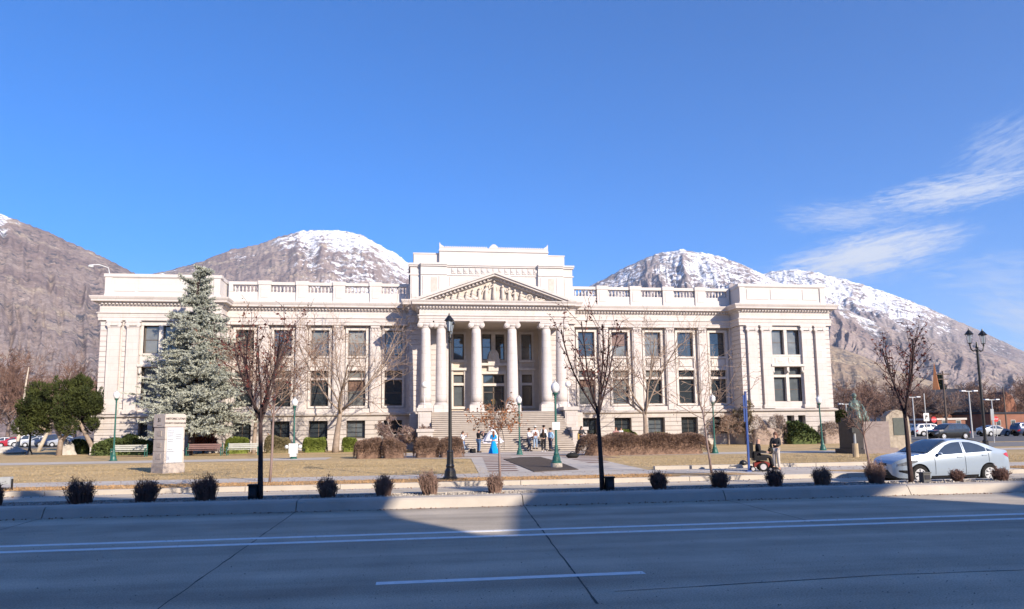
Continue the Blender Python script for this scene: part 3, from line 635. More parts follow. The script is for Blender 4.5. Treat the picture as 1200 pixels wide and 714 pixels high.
m.box(c0-1.9, c0+1.9, YR-.45, YR+.02, 8.0, 8.25); m.box(c0-1.28, c0-1.1, YR-.08, YR+.02, 8.5, 11.3); m.box(c0+1.1, c0+1.28, YR-.08, YR+.02, 8.5, 11.3); m.box(c0-.2, c0+.2, YR-.08, YR+.1, 8.5, 11.1); m.box(c0-1.28, c0+1.28, YR-.1, YR+.02, 11.1, 11.35)
m.box(c0-1.2, c0+1.2, YR-.2, YR+.02, 7.2, 7.45); m.box(dr[0], dr[1], YR+.0, YR+.25, 6.05, 6.3); m.box(c0-.5, c0+.5, YR-.28, YR+.02, 7.48, 7.98)
part('portico_trim', m, SILL)
m = MB(); m.poly_y([(c0-.55, 8.25), (c0+.55, 8.25), (c0+.48, 9.1), (c0+.3, 9.45), (c0, 9.6), (c0-.3, 9.45), (c0-.48, 9.1)], YR-.42, YR-.1); m.ball((c0, YR-.42, 8.85), (.34, .12, .42)); m.ball((c0-.5, YR-.3, 8.5), (.16, .14, .22)); m.ball((c0+.5, YR-.3, 8.5), (.16, .14, .22)); m.ball((c0, YR-.3, 9.7), (.12, .1, .18))
part('cartouche', m, SILL)
for a, b in (wL, wR):
    window(a, b, 8.6, 11.1, YR+.22, gi=.9); window(a, b, 4.1, 6.1, YR+.22, bars=(), gi=.9 if a < 5 else .1); window(a, b, 6.35, 7.15, YR+.22, bars=(), gi=.9 if a < 5 else .1)
window(*wc1, 8.6, 11.1, YR+.2, gi=.9); window(*wc2, 8.6, 11.1, YR+.2, gi=.1)
m = MB(); m.box(dr[0], dr[0]+.1, YR+.2, YR+.3, 3.4, 6.05); m.box(dr[1]-.1, dr[1], YR+.2, YR+.3, 3.4, 6.05); m.box(c0-.05, c0+.07, YR+.2, YR+.3, 3.4, 6.05); m.box(dr[0]+.1, dr[1]-.1, YR+.2, YR+.3, 5.95, 6.05); m.box(dr[0]+.1, c0-.05, YR+.2, YR+.3, 3.4, 3.65); m.box(c0+.07, dr[1]-.1, YR+.2, YR+.3, 3.4, 3.65); m.box(dr[0]+.1, dr[1]-.1, YR+.2, YR+.3, 5.4, 5.5)
d = part('door', m, FRAME); part('pane', MB().box(dr[0]+.02, dr[1]-.02, YR+.24, YR+.26, 3.42, 6.03), GL[0], d); part('handle', MB().box(c0-.12, c0-.09, YR+.14, YR+.2, 4.3, 4.8).box(c0+.11, c0+.14, YR+.14, YR+.2, 4.3, 4.8), mat('brass', (.5, .35, .12), .35, metal=1), d)
window(dr[0], dr[1], 6.3, 7.15, YR+.22, bars=(), mull=True, gi=.1)
part('portico_ceiling', MB().box(RX0-.2, RX1+.2, 63.35, YR, 11.56, 11.75), PW)
part('portico_floor', MB().box(.6, 13.9, 61.6, YR+.3, 3.0, 3.40), STAIR)

# columns
CC = 7.17; cxs = [CC+o for o in (-6.08, -4.72, -1.60, 1.62, 4.74, 6.06)]; YC = 63.3
for x in cxs:
    prof = []
    for i in range(13):
        t = i/12; prof.append((.50-.075*t-.03*t*t+.02*math.sin(math.pi*t), 4.25+6.6*t))
    c = part('column', MB().lathe(prof, (x, YC, 0), 24), STONE, smooth=True)
    part('base', MB().box(x-.66, x+.66, YC-.66, YC+.66, 3.4, 3.98).box(x-.62, x+.62, YC-.62, YC+.62, 3.985, 4.06).lathe([(.6, 4.06), (.62, 4.1), (.6, 4.15), (.54, 4.17), (.56, 4.21), (.53, 4.26)], (x, YC, 0), 20), STONE, c)
    cp = MB(); cp.lathe([(.41, 10.83), (.45, 10.86), (.41, 10.9), (.43, 11.0), (.52, 11.12), (.5, 11.2)], (x, YC, 0), 20); cp.box(x-.62, x+.62, YC-.5, YC+.5, 11.32, 11.45)
    for s in (-1, 1):
        v = MB().lathe([(.03, -.02), (.16, 0), (.16, .04), (.24, .05), (.26, .10), (.2, .5), (.26, .9), (.24, .95), (.16, .96), (.16, 1.0), (.03, 1.02)], n=16); cp.add([(x+s*.48+a, YC-.5+b_, 11.12+g_) for a, g_, b_ in v.v], v.f)
    cp.box(x-.5, x+.5, YC-.44, YC+.44, 11.16, 11.32)
    part('capital', cp, STONE, c)

# entablatures and cornices (swept around the plan)
path = [(-26.9, 84), (-26.9, YP), (-17.0, YP), (-17.0, YW), (BX0, YW), (BX0, YP), (BX1, YP), (BX1, YW), (31.8, YW), (31.8, YP), (41.1, YP), (41.1, 84)]
path = [(a, b) for a, b in path]
part('entablature', MB().sweep(path, [(0, 11.72), (.20, 11.72), (.20, 11.98), (.24, 11.99), (.24, 12.3), (.33, 12.34), (.33, 12.42), (.12, 12.46), (.12, 13.0), (.12, 13.06), (0, 13.07)]), STONE)
part('cornice', MB().sweep(path, [(-.3, 13.0), (.16, 13.0), (.2, 13.06), (.2, 13.1), (.40, 13.32), (.66, 13.34), (.68, 13.52), (.72, 13.55), (.80, 13.72), (.80, 13.80), (-.3, 13.92)]), STONE)
dm = MB()
def dents(x0, x1, y, z0=13.11, z1=13.30, st=.3):
    n = int((x1-x0)/st)
    for i in range(n): x = x0+(i+.5)*(x1-x0)/n; dm.box(x-.08, x+.08, y-.40, y-.20, z0, z1)
dents(-26.9, -17.0, YP); dents(-16.6, -.7, YW); dents(15.5, 31.4, YW); dents(31.8, 41.1, YP)
for x, s in ((-17, 1), (31.8, -1), (15.1, 1), (BX0, -1)):
    y = YP
    while y < YW-.2: dm.box(*sorted((x+s*.2, x+s*.40)), y, y+.16, 13.11, 13.30); y += .3
part('dentils', dm, STONE)
part('ledge', MB().sweep(path, [(-.2, 3.24), (.06, 3.24), (.3, 3.34), (.32, 3.46), (.06, 3.58), (-.2, 3.58)]), STONEB)
# portico entablature and pediment
EX0, EX1, YE = .52, 13.82, 62.8
pth = [(EX0, YP-.07), (EX0, YE), (EX1, YE), (EX1, YP-.07)]
m = MB().sweep(pth, [(-.9, 11.46), (0, 11.46), (0, 11.66), (.05, 11.67), (.05, 11.86), (.14, 11.9), (.14, 11.97), (.0, 12.0), (.0, 12.5), (-.9, 12.5)])
part('portico_entablature', m, STONE)
part('portico_cornice', MB().sweep(pth, [(-.9, 12.5), (.1, 12.5), (.13, 12.56), (.36, 12.82), (.62, 12.84), (.64, 13.0), (.74, 13.14), (.74, 13.2), (-.9, 13.22)]), STONE)
dm = MB(); n = 48
for i in range(n): x = EX0+(i+.5)*(EX1-EX0)/n; dm.box(x-.075, x+.075, YE-.33, YE-.125, 12.58, 12.80)
part('dentils', dm, STONE)
pc = (EX0+EX1)/2; hw_ = (EX1-EX0)/2+.72; z0, za = 13.215, 15.86
TYM = mat('tan_relief_stone', (.55, .49, .43), .85, .1, 2, .3)
part('tympanum', MB().poly_y([(pc-hw_+1.2, z0), (pc+hw_-1.2, z0), (pc, za-.45)], YE+.15, YE+.6), TYM)
def rake(o0, o1, y0, y1):
    """pediment chevron band between vertical offsets o0..o1 below the slope line"""
    mb = MB(); k = (za-z0)/hw_
    for s in (-1, 1):
        pts = [(pc+s*hw_, z0-0), (pc+s*hw_, z0+.02), (pc, za-o0), (pc, za-o1), (pc+s*(hw_-(o1)/k), z0)]
        if o0 > 0: pts = [(pc+s*(hw_-o0/k), z0), (pc, za-o0), (pc, za-o1), (pc+s*(hw_-o1/k), z0)]
        if s > 0: pts = pts[::-1]
        mb.poly_y(pts, y0, y1)
    return mb
m = rake(0, .22, YE-.76, YP-.07); r2 = rake(.222, .40, YE-.62, YE+.6); m.add(r2.v, r2.f); r3 = rake(.402, .62, YE-.14, YE+.6); m.add(r3.v, r3.f)
part('raking_cornice', m, STONE)
dm = MB(); k = (za-z0)/hw_
for s in (-1, 1):
    for i in range(20):
        t = .08+i*.045; x = pc+s*t*hw_; z = za-.41-t*(za-z0)
        if z-.2 > z0: dm.poly_y([(x-.07, z-.17+k*.07*s), (x+.07, z-.17-k*.07*s), (x+.07, z-k*.07*s), (x-.07, z+k*.07*s)], YE-.34, YE-.142)
part('dentils', dm, STONE)
part('pediment_roof', MB().add([(pc-hw_+.1, YE-.5, z0), (pc+hw_-.1, YE-.5, z0), (pc, YE-.5, za-.25), (pc-hw_+.1, YP+.5, z0), (pc+hw_-.1, YP+.5, z0), (pc, YP+.5, za-.25)], [(0, 3, 5, 2), (1, 2, 5, 4)]), STONE)
# relief figures
rl = MB(); rr = random.Random(3)
def fig(x, h, lean=0, sit=False):
    y = YE+.02
    if sit:
        rl.ball((x, y, z0+h*.3), (.24, .2, h*.32)); rl.ball((x+.18, y-.05, z0+h*.22), (.3, .18, h*.16)); rl.ball((x-.02, y, z0+h*.62), (.17, .15, h*.2)); rl.ball((x, y-.04, z0+h*.88), (.1, .1, .12))
        rl.tube([(x-.12, y-.05, z0+h*.7), (x+.12, y-.14, z0+h*.5), (x+.3, y-.1, z0+h*.55)], .055, 6)
    else:
        rl.tube([(x, y, z0), (x+lean*.3, y, z0+h*.35), (x+lean*.5, y, z0+h*.58), (x+lean*.8, y, z0+h*.8)], [.24, .19, .15, .17], 9)
        rl.ball((x+lean, y-.05, z0+h*.92), (.11, .11, .13)); s = rr.choice((-1, 1))
        rl.tube([(x+lean*.8-.16*s, y-.03, z0+h*.8), (x+s*.3, y-.14, z0+h*.62), (x+s*.42, y-.08, z0+h*.8)], .05, 6); rl.tube([(x+.17, y-.02, z0+h*.78), (x+.24, y-.06, z0+h*.5)], .05, 6)
for x, h, l, s in ((0, 2.0, 0, 0), (-.75, 1.55, .05, 0), (.8, 1.5, -.05, 0), (-1.35, 1.25, .05, 0), (1.35, 1.3, 0, 0), (-1.9, 1.15, 0, 1), (1.9, 1.1, -.05, 0), (-2.45, .95, 0, 1), (2.45, .95, 0, 1), (-3.1, .8, 0, 1), (-3.7, .6, 0, 1), (3.8, .55, 0, 1), (4.25, .4, 0, 1), (-4.3, .42, 0, 1)): fig(pc+x, h, l, s)
wv = MB().tube([(.3*math.cos(a*math.pi/8), 0, .3*math.sin(a*math.pi/8)) for a in range(17)], .05, 6)
rl.add([(pc+3.15+a, YE-.05+b_, z0+.36+c_) for a, b_, c_ in wv.v], wv.f)
for a in range(4): t = a*math.pi/4; rl.tube([(pc+3.15-.3*math.cos(t), YE-.03, z0+.36-.3*math.sin(t)), (pc+3.15+.3*math.cos(t), YE-.03, z0+.36+.3*math.sin(t))], .03, 5)
for i in range(16):
    x = rr.uniform(-4.2, 4.2); rl.ball((pc+x, YE+.08, z0+rr.uniform(.1, .3)), (rr.uniform(.12, .3), .12, rr.uniform(.1, .28)), 8, 5)
part('pediment_sculpture', rl, TYM, smooth=True)

# attic over the portico
m = MB(); m.box(BX0, .66, YP+.35, 76, 13.9, 17.1); m.box(.66, 3.1, YP, 76, 13.9, 17.1); m.box(3.1, 11.75, YP+.3, 76, 13.9, 17.1); m.box(11.75, 14.2, YP, 76, 13.9, 17.1); m.box(14.2, BX1+.05, YP+.35, 76, 13.9, 17.1)
for a, b, y in ((BX0-.12, .66, YP+.35), (.66, 3.1, YP), (3.1, 11.75, YP+.3), (11.75, 14.2, YP), (14.2, BX1+.17, YP+.35)):
    m.box(a, b, y-.12, 76.1, 17.1, 17.24); m.box(a-(.06 if a < 0 else 0), b+(.06 if b > 15 else 0), y-.2, 76.2, 17.24, 17.42); m.box(a, b, y-.07, y+.1, 16.3, 16.42)
for a, b, y in ((BX0+.1, .56, YP+.35), (.85, 1.45, YP), (2.35, 2.95, YP), (11.95, 12.5, YP), (13.5, 14.0, YP), (14.35, 15.0, YP+.35)): m.box(a, b, y-.045, y+.02, 14.2, 16.15)
m.box(3.35, 11.5, YP+.255, YP+.32, 14.2, 16.15)
part('attic_wall', m, STONEP)
for a, b in ((1.62, 2.18), (12.72, 13.28)): part('attic_niche', MB().box(a, b, YP-.02, YP+.015, 14.3, 16.05), mat('niche_stone', (.5, .44, .39), .85))
m = MB()
for i in range(15):
    x = 3.55+i*.56; m.box(x, x+.4, YP+.23, YP+.31, 16.5, 17.02); t = MB().lathe([(.02, 0), (.15, 0), (.15, .05), (.02, .08)], n=10); m.add([(x+.2+a, YP+.23-g_, 16.76+b_) for a, b_, g_ in t.v], t.f)
part('rosette_frieze', m, STONEP)
m = MB(); m.box(.0, 14.75, 68, 76, 17.42, 18.72); m.box(-.05, 14.8, 67.95, 76.05, 18.72, 18.84); m.box(2.45, 13.05, 67.6, 67.998, 17.42, 18.95); m.box(2.4, 13.1, 67.5, 68.4, 18.95, 19.08)
m.box(2.45, 13.05, 67.62, 68.3, 19.08, 19.3)
part('upper_attic', m, STONEP)
m = MB(); n = 44
for i in range(n):
    x = 2.95+(i+.5)*9.6/n
    if abs(x-7.7) < .5: continue
    m.poly_y([(x-.1, 19.3), (x+.1, 19.3), (x+.07, 19.42), (x, 19.47), (x-.07, 19.42)], 67.6, 67.75)
m.poly_y([(7.2, 19.3), (8.25, 19.3), (8.05, 19.55), (7.85, 19.72), (7.6, 19.72), (7.4, 19.55)], 67.6, 67.8)
m.poly_y([(2.45, 19.3), (3.0, 19.3), (2.85, 19.45), (2.6, 19.6), (2.45, 19.85)], 67.6, 67.9); m.poly_y([(12.5, 19.3), (13.05, 19.3), (13.05, 19.85), (12.9, 19.6), (12.65, 19.45)], 67.6, 67.9)
part('roof_cresting', m, STONEP)
part('roof', MB().box(-26.6, 40.8, 69.0, 84, 13.0, 13.9), mat('flat_roof', (.3, .3, .3)))

# parapets on the pavilions
def parapet(x0, x1, splits):
    m = MB(); a, b = x0+.12, x1-.12; y = YP+.12
    m.box(a, b, y, y+.5, 13.88, 15.55); m.box(a-.06, b+.06, y-.06, y+.56, 13.86, 14.12); m.box(a-.05, b+.05, y-.05, y+.55, 15.55, 15.62); m.box(a-.12, b+.12, y-.12, y+.62, 15.62, 15.9)
    for xa, xb in splits: m.box(xa, xb, y-.045, y+.02, 14.35, 15.38)
    for xp in (a, b-.55): m.box(xp, xp+.55, y-.10, y+.02, 13.87, 15.55)
    for x, s in ((a, 1), (b-.5, -1)): m.box(x, x+.5, y+.501, 84, 13.88, 15.55); m.box(x-.06, x+.56, y+.561, 84, 15.551, 15.88)
    part('parapet', m, STONEP)
parapet(-26.9, -17.0, [(-26.0, -24.3), (-24.0, -20.0), (-19.7, -18.0)]); parapet(31.8, 41.1, [(32.7, 35.0), (35.2, 38.2), (38.6, 40.2)])
# wing balustrades: piers, blocks, rail and single balusters
bal = None
prof = [(.085, 0), (.085, .06), (.05, .09), (.07, .16), (.10, .26), (.095, .34), (.055, .5), (.045, .58), (.075, .62), (.075, .68)]
for sgn, (xa, xb) in ((-1, (-16.9, -.3)), (1, (15.1, 31.8))):
    y = YW+.1; m = MB(); m.box(xa, xb, y, y+.42, 13.88, 14.82); m.box(xa, xb, y-.05, y+.47, 13.86, 14.05); m.box(xa, xb, y-.04, y+.46, 15.50, 15.78)
    cs = [CX+sgn*o for o in WC]; es = sorted([xa]+[c+s*1.16 for c in cs for s in (-1, 1)]+[xb])
    for a, b in zip(es[::2], es[1::2]):
        m.box(a, b, y-.03, y+.45, 14.821, 15.499)
        if a > xa and b < xb: m.box(a-.02, b+.02, y-.13, y+.50, 13.87, 15.50); m.box(a-.07, b+.07, y-.18, y+.54, 15.50, 15.88); m.box(a+.2, b-.2, y-.16, y-.12, 14.3, 15.3)
    bl = part('balustrade', m, STONEP)
    for c in cs:
        for i in range(7):
            x = c-1.16+(i+.5)*2.32/7
            if bal is None:
                bal = obj('baluster', MB().lathe(prof, n=8), STONEP, smooth=True); bal.parent = bl
                q = bal
            else: q = bal.copy(); COL.objects.link(q); q.parent = bl
            q.location = (x-CX, y+.21-66, 14.82-.15)
# stairs and cheek walls
m = MB(); ns = 20; y0s, y1s = 56.0, 61.7
for i in range(ns):
    ya = y0s+(y1s-y0s)*i/ns; zb_ = .15+3.25*(i+1)/ns
    m.box(1.55, 12.85, ya+.11, y1s+.3 if i < ns-1 else 61.65, .15+3.25*i/ns-.0 if i else .1, zb_-.05); m.box(1.55, 12.85, ya, y1s+.28 if i < ns-1 else 61.64, zb_-.05, zb_)
part('stairs', m, STAIR)
def cheek(x0, x1):
    m = MB(); m.box(x0, x1, 57.4, 60.3, .1, 1.75); m.box(x0-.1, x1+.1, 57.3, 60.4, 1.75, 2.0); m.box(x0-.08, x1+.08, 57.32, 60.38, .1, .45)
    m.box(x0+.05, x1-.05, 60.4, 62.9, .1, 3.45); m.box(x0-.08, x1+.08, 60.3, 63.0, 3.45, 3.75)
    m.box(x0+.15, x1-.15, 60.36, 60.42, 2.2, 3.25)
    part('cheek_wall', m, STONEB)
cheek(.38, 1.56); cheek(12.84, 14.05)
part('basement_wall', MB().box(BX0, .62, 63.2, YW, .1, 3.3), STONEB); part('basement_wall', MB().box(13.8, BX1, 63.2, YW, .1, 3.3), STONEB)
part('railing', MB().tube([(7.1, 56.4, .15), (7.1, 56.4, 1.05), (7.1, 61.6, 4.3), (7.1, 61.9, 4.3), (7.1, 61.9, 3.4)], .025, 6).tube([(7.1, 59, 1.9), (7.1, 59, 2.7)], .02, 6), BLACK)
part('plaque', MB().box(13.25, 13.62, 57.36, 57.39, .95, 1.5), mat('brass', (.5, .35, .12)))
part('plaque', MB().box(.92, 1.05, 57.36, 57.39, .95, 1.4), mat('dark_bronze', (.1, .07, .05)))
# rain pipes
# ================================================================== vegetation
def rot_about(v, ax, a): return Matrix.Rotation(a, 3, ax) @ v
def perp(v, rng):
    a = Vector((rng.gauss(0, 1), rng.gauss(0, 1), rng.gauss(0, 1))); a = a-v*a.dot(v); return a.normalized()
def grow(rng, p, d, L, r, lvl, P, tubes, tips):
    """one branch: a bent polyline, children along it"""
    seg = P.get('seg', 5) if lvl < P['levels'] else 3; pts = [p.copy()]; rad = [r]; dirs = [d.copy()]
    for i in range(seg):
        d = (d+perp(d, rng)*P['wob'][min(lvl, len(P['wob'])-1)]+Vector((0, 0, P['up'][min(lvl, len(P['up'])-1)]))).normalized()
        p = p+d*(L/seg); pts.append(p.copy()); rad.append(max(P.get('rmin', .004), r*(1-(i+1)/seg*P.get('taper', .75)))); dirs.append(d.copy())
    tubes.append((lvl, pts, rad))
    if lvl >= P['levels']: tips.append((pts, d)); return
    n = P['kids'][lvl]; st = P['start'][lvl]
    for k in range(n):
        t = st+(1-st)*((k+rng.uniform(.2, .9))/n); i = min(int(t*seg), seg-1); f = t*seg-i
        q = pts[i].lerp(pts[i+1], f); dd = dirs[i+1]; ax = perp(dd, rng); a = R(rng.uniform(*P['ang'][lvl]))
        if lvl == 0 and 'spread0' in P:
            phi = k*2.4+rng.uniform(-.4, .4); ax = Vector((math.cos(phi), math.sin(phi), 0))
        nd = rot_about(dd, ax, a); LL = L*rng.uniform(*P['len'][lvl])*(1-P.get('tipshort', .4)*max(0, t-st))
        grow(rng, q, nd, LL, max(P.get('rmin', .004), rad[i]*(1-f)+rad[i+1]*f)*P['rr'][lvl], lvl+1, P, tubes, tips)
    if P.get('cont', True): tips.append((pts, d))
def tree_meshes(seed, P, wood_lvl=1):
    rng = random.Random(seed); tubes = []; tips = []
    grow(rng, Vector((0, 0, -.05)), Vector(P.get('lean', (0, 0, 1))).normalized(), P['trunk'], P['r'], 0, P, tubes, tips)
    T, W = MB(), MB()
    for lvl, pts, rad in tubes:
        if lvl <= wood_lvl: T.tube(pts, rad, 8 if lvl == 0 else 6)
        else: W.tube(pts, rad, 4 if lvl == wood_lvl+1 else 3, cap=False)
    return T, W, tips, rng
def quad_leaves(rng, tips, n, size, spread, along=True, mb=None):
    m = mb or MB()
    for pts, d in tips:
        for _ in range(int(n)+(1 if rng.random() < n % 1 else 0)):
            i = rng.randrange(len(pts)-1); c = pts[i].lerp(pts[i+1], rng.random())+Vector((rng.gauss(0, spread), rng.gauss(0, spread), rng.gauss(0, spread)))
            a = Vector((rng.gauss(0, 1), rng.gauss(0, 1), rng.gauss(0, 1))).normalized(); b = perp(a, rng); s = size*rng.uniform(.6, 1.3); a *= s; b *= s*.7
            m.add([c-a, c-b*.8, c+a, c+b*.8], [(0, 1, 2, 3)])
    return m
def tree(name, label, loc, seed, P, bark, twig, leaf=None, wood_lvl=1, group=None, cat='tree', rz=0, leafmat=None, tall=True):
    t = thing(name, label, cat, loc, rz, group); T, W, tips, rng = tree_meshes(seed, P, wood_lvl)
    obj('trunk', T, bark, t, smooth=True); obj('crown', W, twig, t)
    if leaf: obj('leaves', quad_leaves(rng, tips, *leaf), leafmat, t)
    return t
LEAFR = leafy('withered_dark_red_leaves', (.075, .022, .022), (.16, .05, .04), .8, 4)
LEAFO = leafy('withered_orange_leaves', (.22, .09, .045), (.38, .18, .09), .8, 4)
LEAFB = leafy('withered_brown_leaves', (.13, .07, .05), (.24, .14, .09), .8, 4)

# --- street trees on the median with clinging red leaves
PM = dict(levels=3, trunk=2.2, r=.075, seg=6, taper=.35, wob=(.018, .09, .13, .2), up=(.03, .07, .06, .03), kids=(6, 7, 4), start=(.84, .15, .15), ang=((16, 44), (18, 46), (25, 60)), len=((.9, 1.2), (.26, .46), (.3, .55)), rr=(.55, .5, .55), rmin=.0055, spread0=1, tipshort=.2)
def mtree(px, py, z, label, seed, **k):
    P = dict(PM); P.update(k); l = atz(px, py, .25); l[1] = 19.5; l[0] = aty(px, py, 19.5)[0]; l[2] = .23
    return tree('street_tree', label, l, seed, P, BARKD, mat('dark_red_twigs', (.085, .045, .042), .9, .2), (z, .045, .03), 1, 'young trees on the median', leafmat=LEAFR)
mtree(305, 585, 1.4, 'dark-trunked tree on the median at the left, right of the big blue spruce', 5, trunk=2.25, kids=(7, 7, 5))
mtree(706, 577, 1.6, 'dark-trunked red-leaved tree on the median, just right of the steps', 12, trunk=2.3)
mtree(1068, 569, 2.2, 'red-leaved tree on the median standing in front of the silver car', 21, trunk=2.15, kids=(6, 7, 4))

# --- big bare shade trees in front of the wings
PB = dict(levels=4, trunk=3.6, r=.30, seg=6, taper=.5, wob=(.05, .14, .18, .22, .25), up=(0, .05, .05, .04, .02), kids=(6, 7, 6, 4), start=(.80, .2, .2, .2), ang=((22, 58), (22, 52), (25, 60), (25, 60)), len=((1.5, 2.2), (.4, .62), (.4, .62), (.4, .7)), rr=(.5, .52, .5, .5), rmin=.013, spread0=1, tipshort=.25)
def btree(px, py, Y, label, seed, **k):
    P = dict(PB); P.update(k); p = aty(px, py, Y); return tree('bare_tree', label, (p[0], Y, .14), seed, P, BARKG, TWIGG, None, 1, 'large bare trees beside the courthouse wings')
btree(393, 527, 61.5, 'large bare spreading tree with grey-tan bark before the left wing', 31, trunk=3.9)
btree(758, 521, 61, 'large bare spreading tree with grey-tan bark before the right wing', 44, trunk=3.3, lean=(.04, 0, 1))
btree(297, 529, 62.5, 'thin bare tree close to the wall between the spruce and the left wing windows', 52, r=.2, trunk=3.4)

# --- small trees on the far planting strip
PS = dict(levels=3, trunk=2.3, r=.05, seg=5, taper=.45, wob=(.03, .13, .18, .2), up=(0, .05, .03, 0), kids=(7, 6, 4), start=(.7, .15, .2), ang=((25, 60), (25, 60), (25, 70)), len=((.7, 1.1), (.35, .6), (.35, .6)), rr=(.5, .5, .6), rmin=.0065, spread0=1)
def stree(px, py, label, seed, leaf=None, lm=None, Y=26.2, tw=TWIGG, bk=None, **k):
    P = dict(PS); P.update(k); p = aty(px, py, Y); return tree('young_tree', label, (p[0], Y, .15), seed, P, bk or mat('young_bark', (.24, .175, .16), .9, .2), tw, leaf, 0, 'young trees along the far kerb', leafmat=lm)
stree(316, 564, 'slim pale young tree on the far kerb strip just right of the dark median tree', 61, (3, .045, .04), LEAFB, Y=26.6, trunk=3.2, lean=(.09, 0, 1), tw=TWIGR)
stree(586, 560, 'young tree with orange-brown leaves in front of the courthouse doorway', 62, (3.2, .05, .06), LEAFO, Y=26.3, lean=(-.05, 0, 1), trunk=2.15, up=(0, -.03, -.06, -.05), ang=((35, 75), (30, 70), (30, 70)), len=((.38, .62), (.4, .65), (.4, .6)))
stree(834, 551, 'spindly bare young tree beside the green lamp at the right end of the brown hedge', 63, (1, .03, .03), LEAFB, Y=26.4, trunk=2.6, lean=(-.07, 0, 1))
stree(1020, 548, 'small bare forked young tree in front of the bronze statue', 64, None, None, Y=26.6, trunk=1.75, lean=(-.09, 0, 1), tw=TWIGR)

# --- blue spruce
def spruce():
    p = aty(222, 531, 60.5); t = thing('blue_spruce', 'tall blue-green spruce in front of the left end of the courthouse', 'tree', (p[0], 60.5, .14)); rng = random.Random(8)
    H = 15.6; T = MB(); bend = lambda z: Vector((.35*math.sin(z*.22)+(.9 if z > 13.4 else 0)*(z-13.4)*.28, .1*math.sin(z*.5), z))
    T.tube([bend(H*i/14) for i in range(15)], [.26*(1-i/14.6) for i in range(15)], 8)
    F = MB(); n = 0
    def spray(c, d, L, wd):
        """a bottlebrush spray of blue needles pointing along d"""
        d = d.normalized(); m = max(12, int(L*50))
        for _ in range(m):
            t_ = rng.random(); q = c+d*(L*t_); a = (d*.8+perp(d, rng)*rng.uniform(.7, 1.3)).normalized()*wd*rng.uniform(.6, 1.3); b = perp(a.normalized(), rng)*.030*rng.uniform(.7, 1.4)
            F.add([q-b, q+b, q+a+b*.3, q+a-b*.3], [(0, 1, 2, 3)])
    z = 2.2
    while z < H-.3:
        f = 1-(z/H); base = 4.4*(f**.62) if z > 3.2 else 3.6+rng.uniform(-.4, .2)
        if z > 11.6: base *= .78
        nb = max(5, int(4+base*3.2))
        for k in range(nb):
            a = rng.uniform(0, 2*math.pi); L = base*rng.uniform(.58, 1.12)*(1+.16*math.sin(3*a+z*.7)+.10*math.sin(5*a-z*1.9))
            if z > 13.2: L *= rng.uniform(.7, 1.7)
            d = Vector((math.cos(a), math.sin(a), rng.uniform(-.18, .16) if z < 12 else rng.uniform(.1, .5))); pts = []; q = bend(z+rng.uniform(-.15, .15)); dd = d.normalized(); ns = 6
            for i in range(ns+1):
                pts.append(q.copy()); dd = (dd+Vector((0, 0, -.07 if i < 3 else .09))).normalized(); q = q+dd*(L/ns)
            T.tube(pts, [.035*(1-i/(ns+1))+.008 for i in range(ns+1)], 4, cap=False)
            for i in range(1, ns+1):
                fr = i/ns
                if fr < .28 and L > 1.5: continue
                side = perp(dd, rng); side.z *= .25; ln = L*.30*(1.2-fr)+.2
                for s_ in (-1, 1):
                    if rng.random() < .12: continue
                    v = (dd*.75+Vector((-dd.y, dd.x, 0))*s_*rng.uniform(.5, 1.1)+Vector((0, 0, rng.uniform(-.35, .1)))).normalized()
                    spray(pts[i], v, ln*rng.uniform(.7, 1.3), .13)
                spray(pts[i], dd+Vector((0, 0, rng.uniform(-.1, .3))), L/ns*1.2, .14)
                if rng.random() < .6: spray(pts[i], Vector((dd.x*.3, dd.y*.3, -1)), .35, .12)
        z += .27 if z < 11 else .33
    obj('trunk', T, BARKD, t, smooth=True)
    obj('crown', F, leafy('blue_spruce_needles', (.25, .27, .23), (.56, .575, .49), .75, .9), t)
spruce()

# --- dark green juniper tree at the left end
def leaf_mass(rng, lobes, n, size, stretch=(1, 1, 1), up=.3):
    m = MB()
    for c, r in lobes:
        k = int(n*(r[0]*r[1]*r[2])**.66)
        for _ in range(k):
            v = Vector((rng.gauss(0, 1), rng.gauss(0, 1), rng.gauss(0, 1))).normalized(); rad = rng.uniform(.45, 1.08)**.6
            q = Vector(c)+Vector((v.x*r[0], v.y*r[1], v.z*r[2]))*rad
            a = (v+Vector((0, 0, up))+Vector((rng.gauss(0, .5), rng.gauss(0, .5), rng.gauss(0, .5)))).normalized()*size*rng.uniform(.6, 1.5); b = perp(a.normalized(), rng)*size*.35
            m.add([q-a*.4-b, q-a*.4+b, q+a+b*.3, q+a-b*.3], [(0, 1, 2, 3)])
    return m
p = aty(69, 531, 66); t = thing('juniper_tree', 'broad dark green evergreen tree left of the courthouse corner', 'tree', (p[0], 66, .14)); rng = random.Random(3)
T = MB(); T.tube([(0, 0, -.1), (.1, 0, 1.4), (-.5, 0, 2.6), (-1.4, .1, 3.8)], [.26, .2, .16, .08], 8); T.tube([(.1, 0, 1.2), (.9, .2, 2.4), (1.6, 0, 4)], [.18, .14, .06], 7); T.tube([(2.9, 0, -.1), (2.5, 0, .9), (1.8, 0, 2.2), (.8, 0, 4.0)], [.22, .2, .15, .08], 7); T.tube([(-1.2, 0, 2.2), (-2.6, .2, 3)], [.1, .04], 5)
obj('trunk', T, BARKG, t, smooth=True)
lobes = []
for i in range(60):
    x = rng.uniform(-3.1, 3.3); top = 6.1-.16*abs(x-.6)**1.7+rng.uniform(-.5, .5); z = rng.uniform(2.3, max(3, top)); r = rng.uniform(.45, .95); lobes.append(((x, rng.uniform(-1.3, 1.3), z), (r, r, r*.9)))
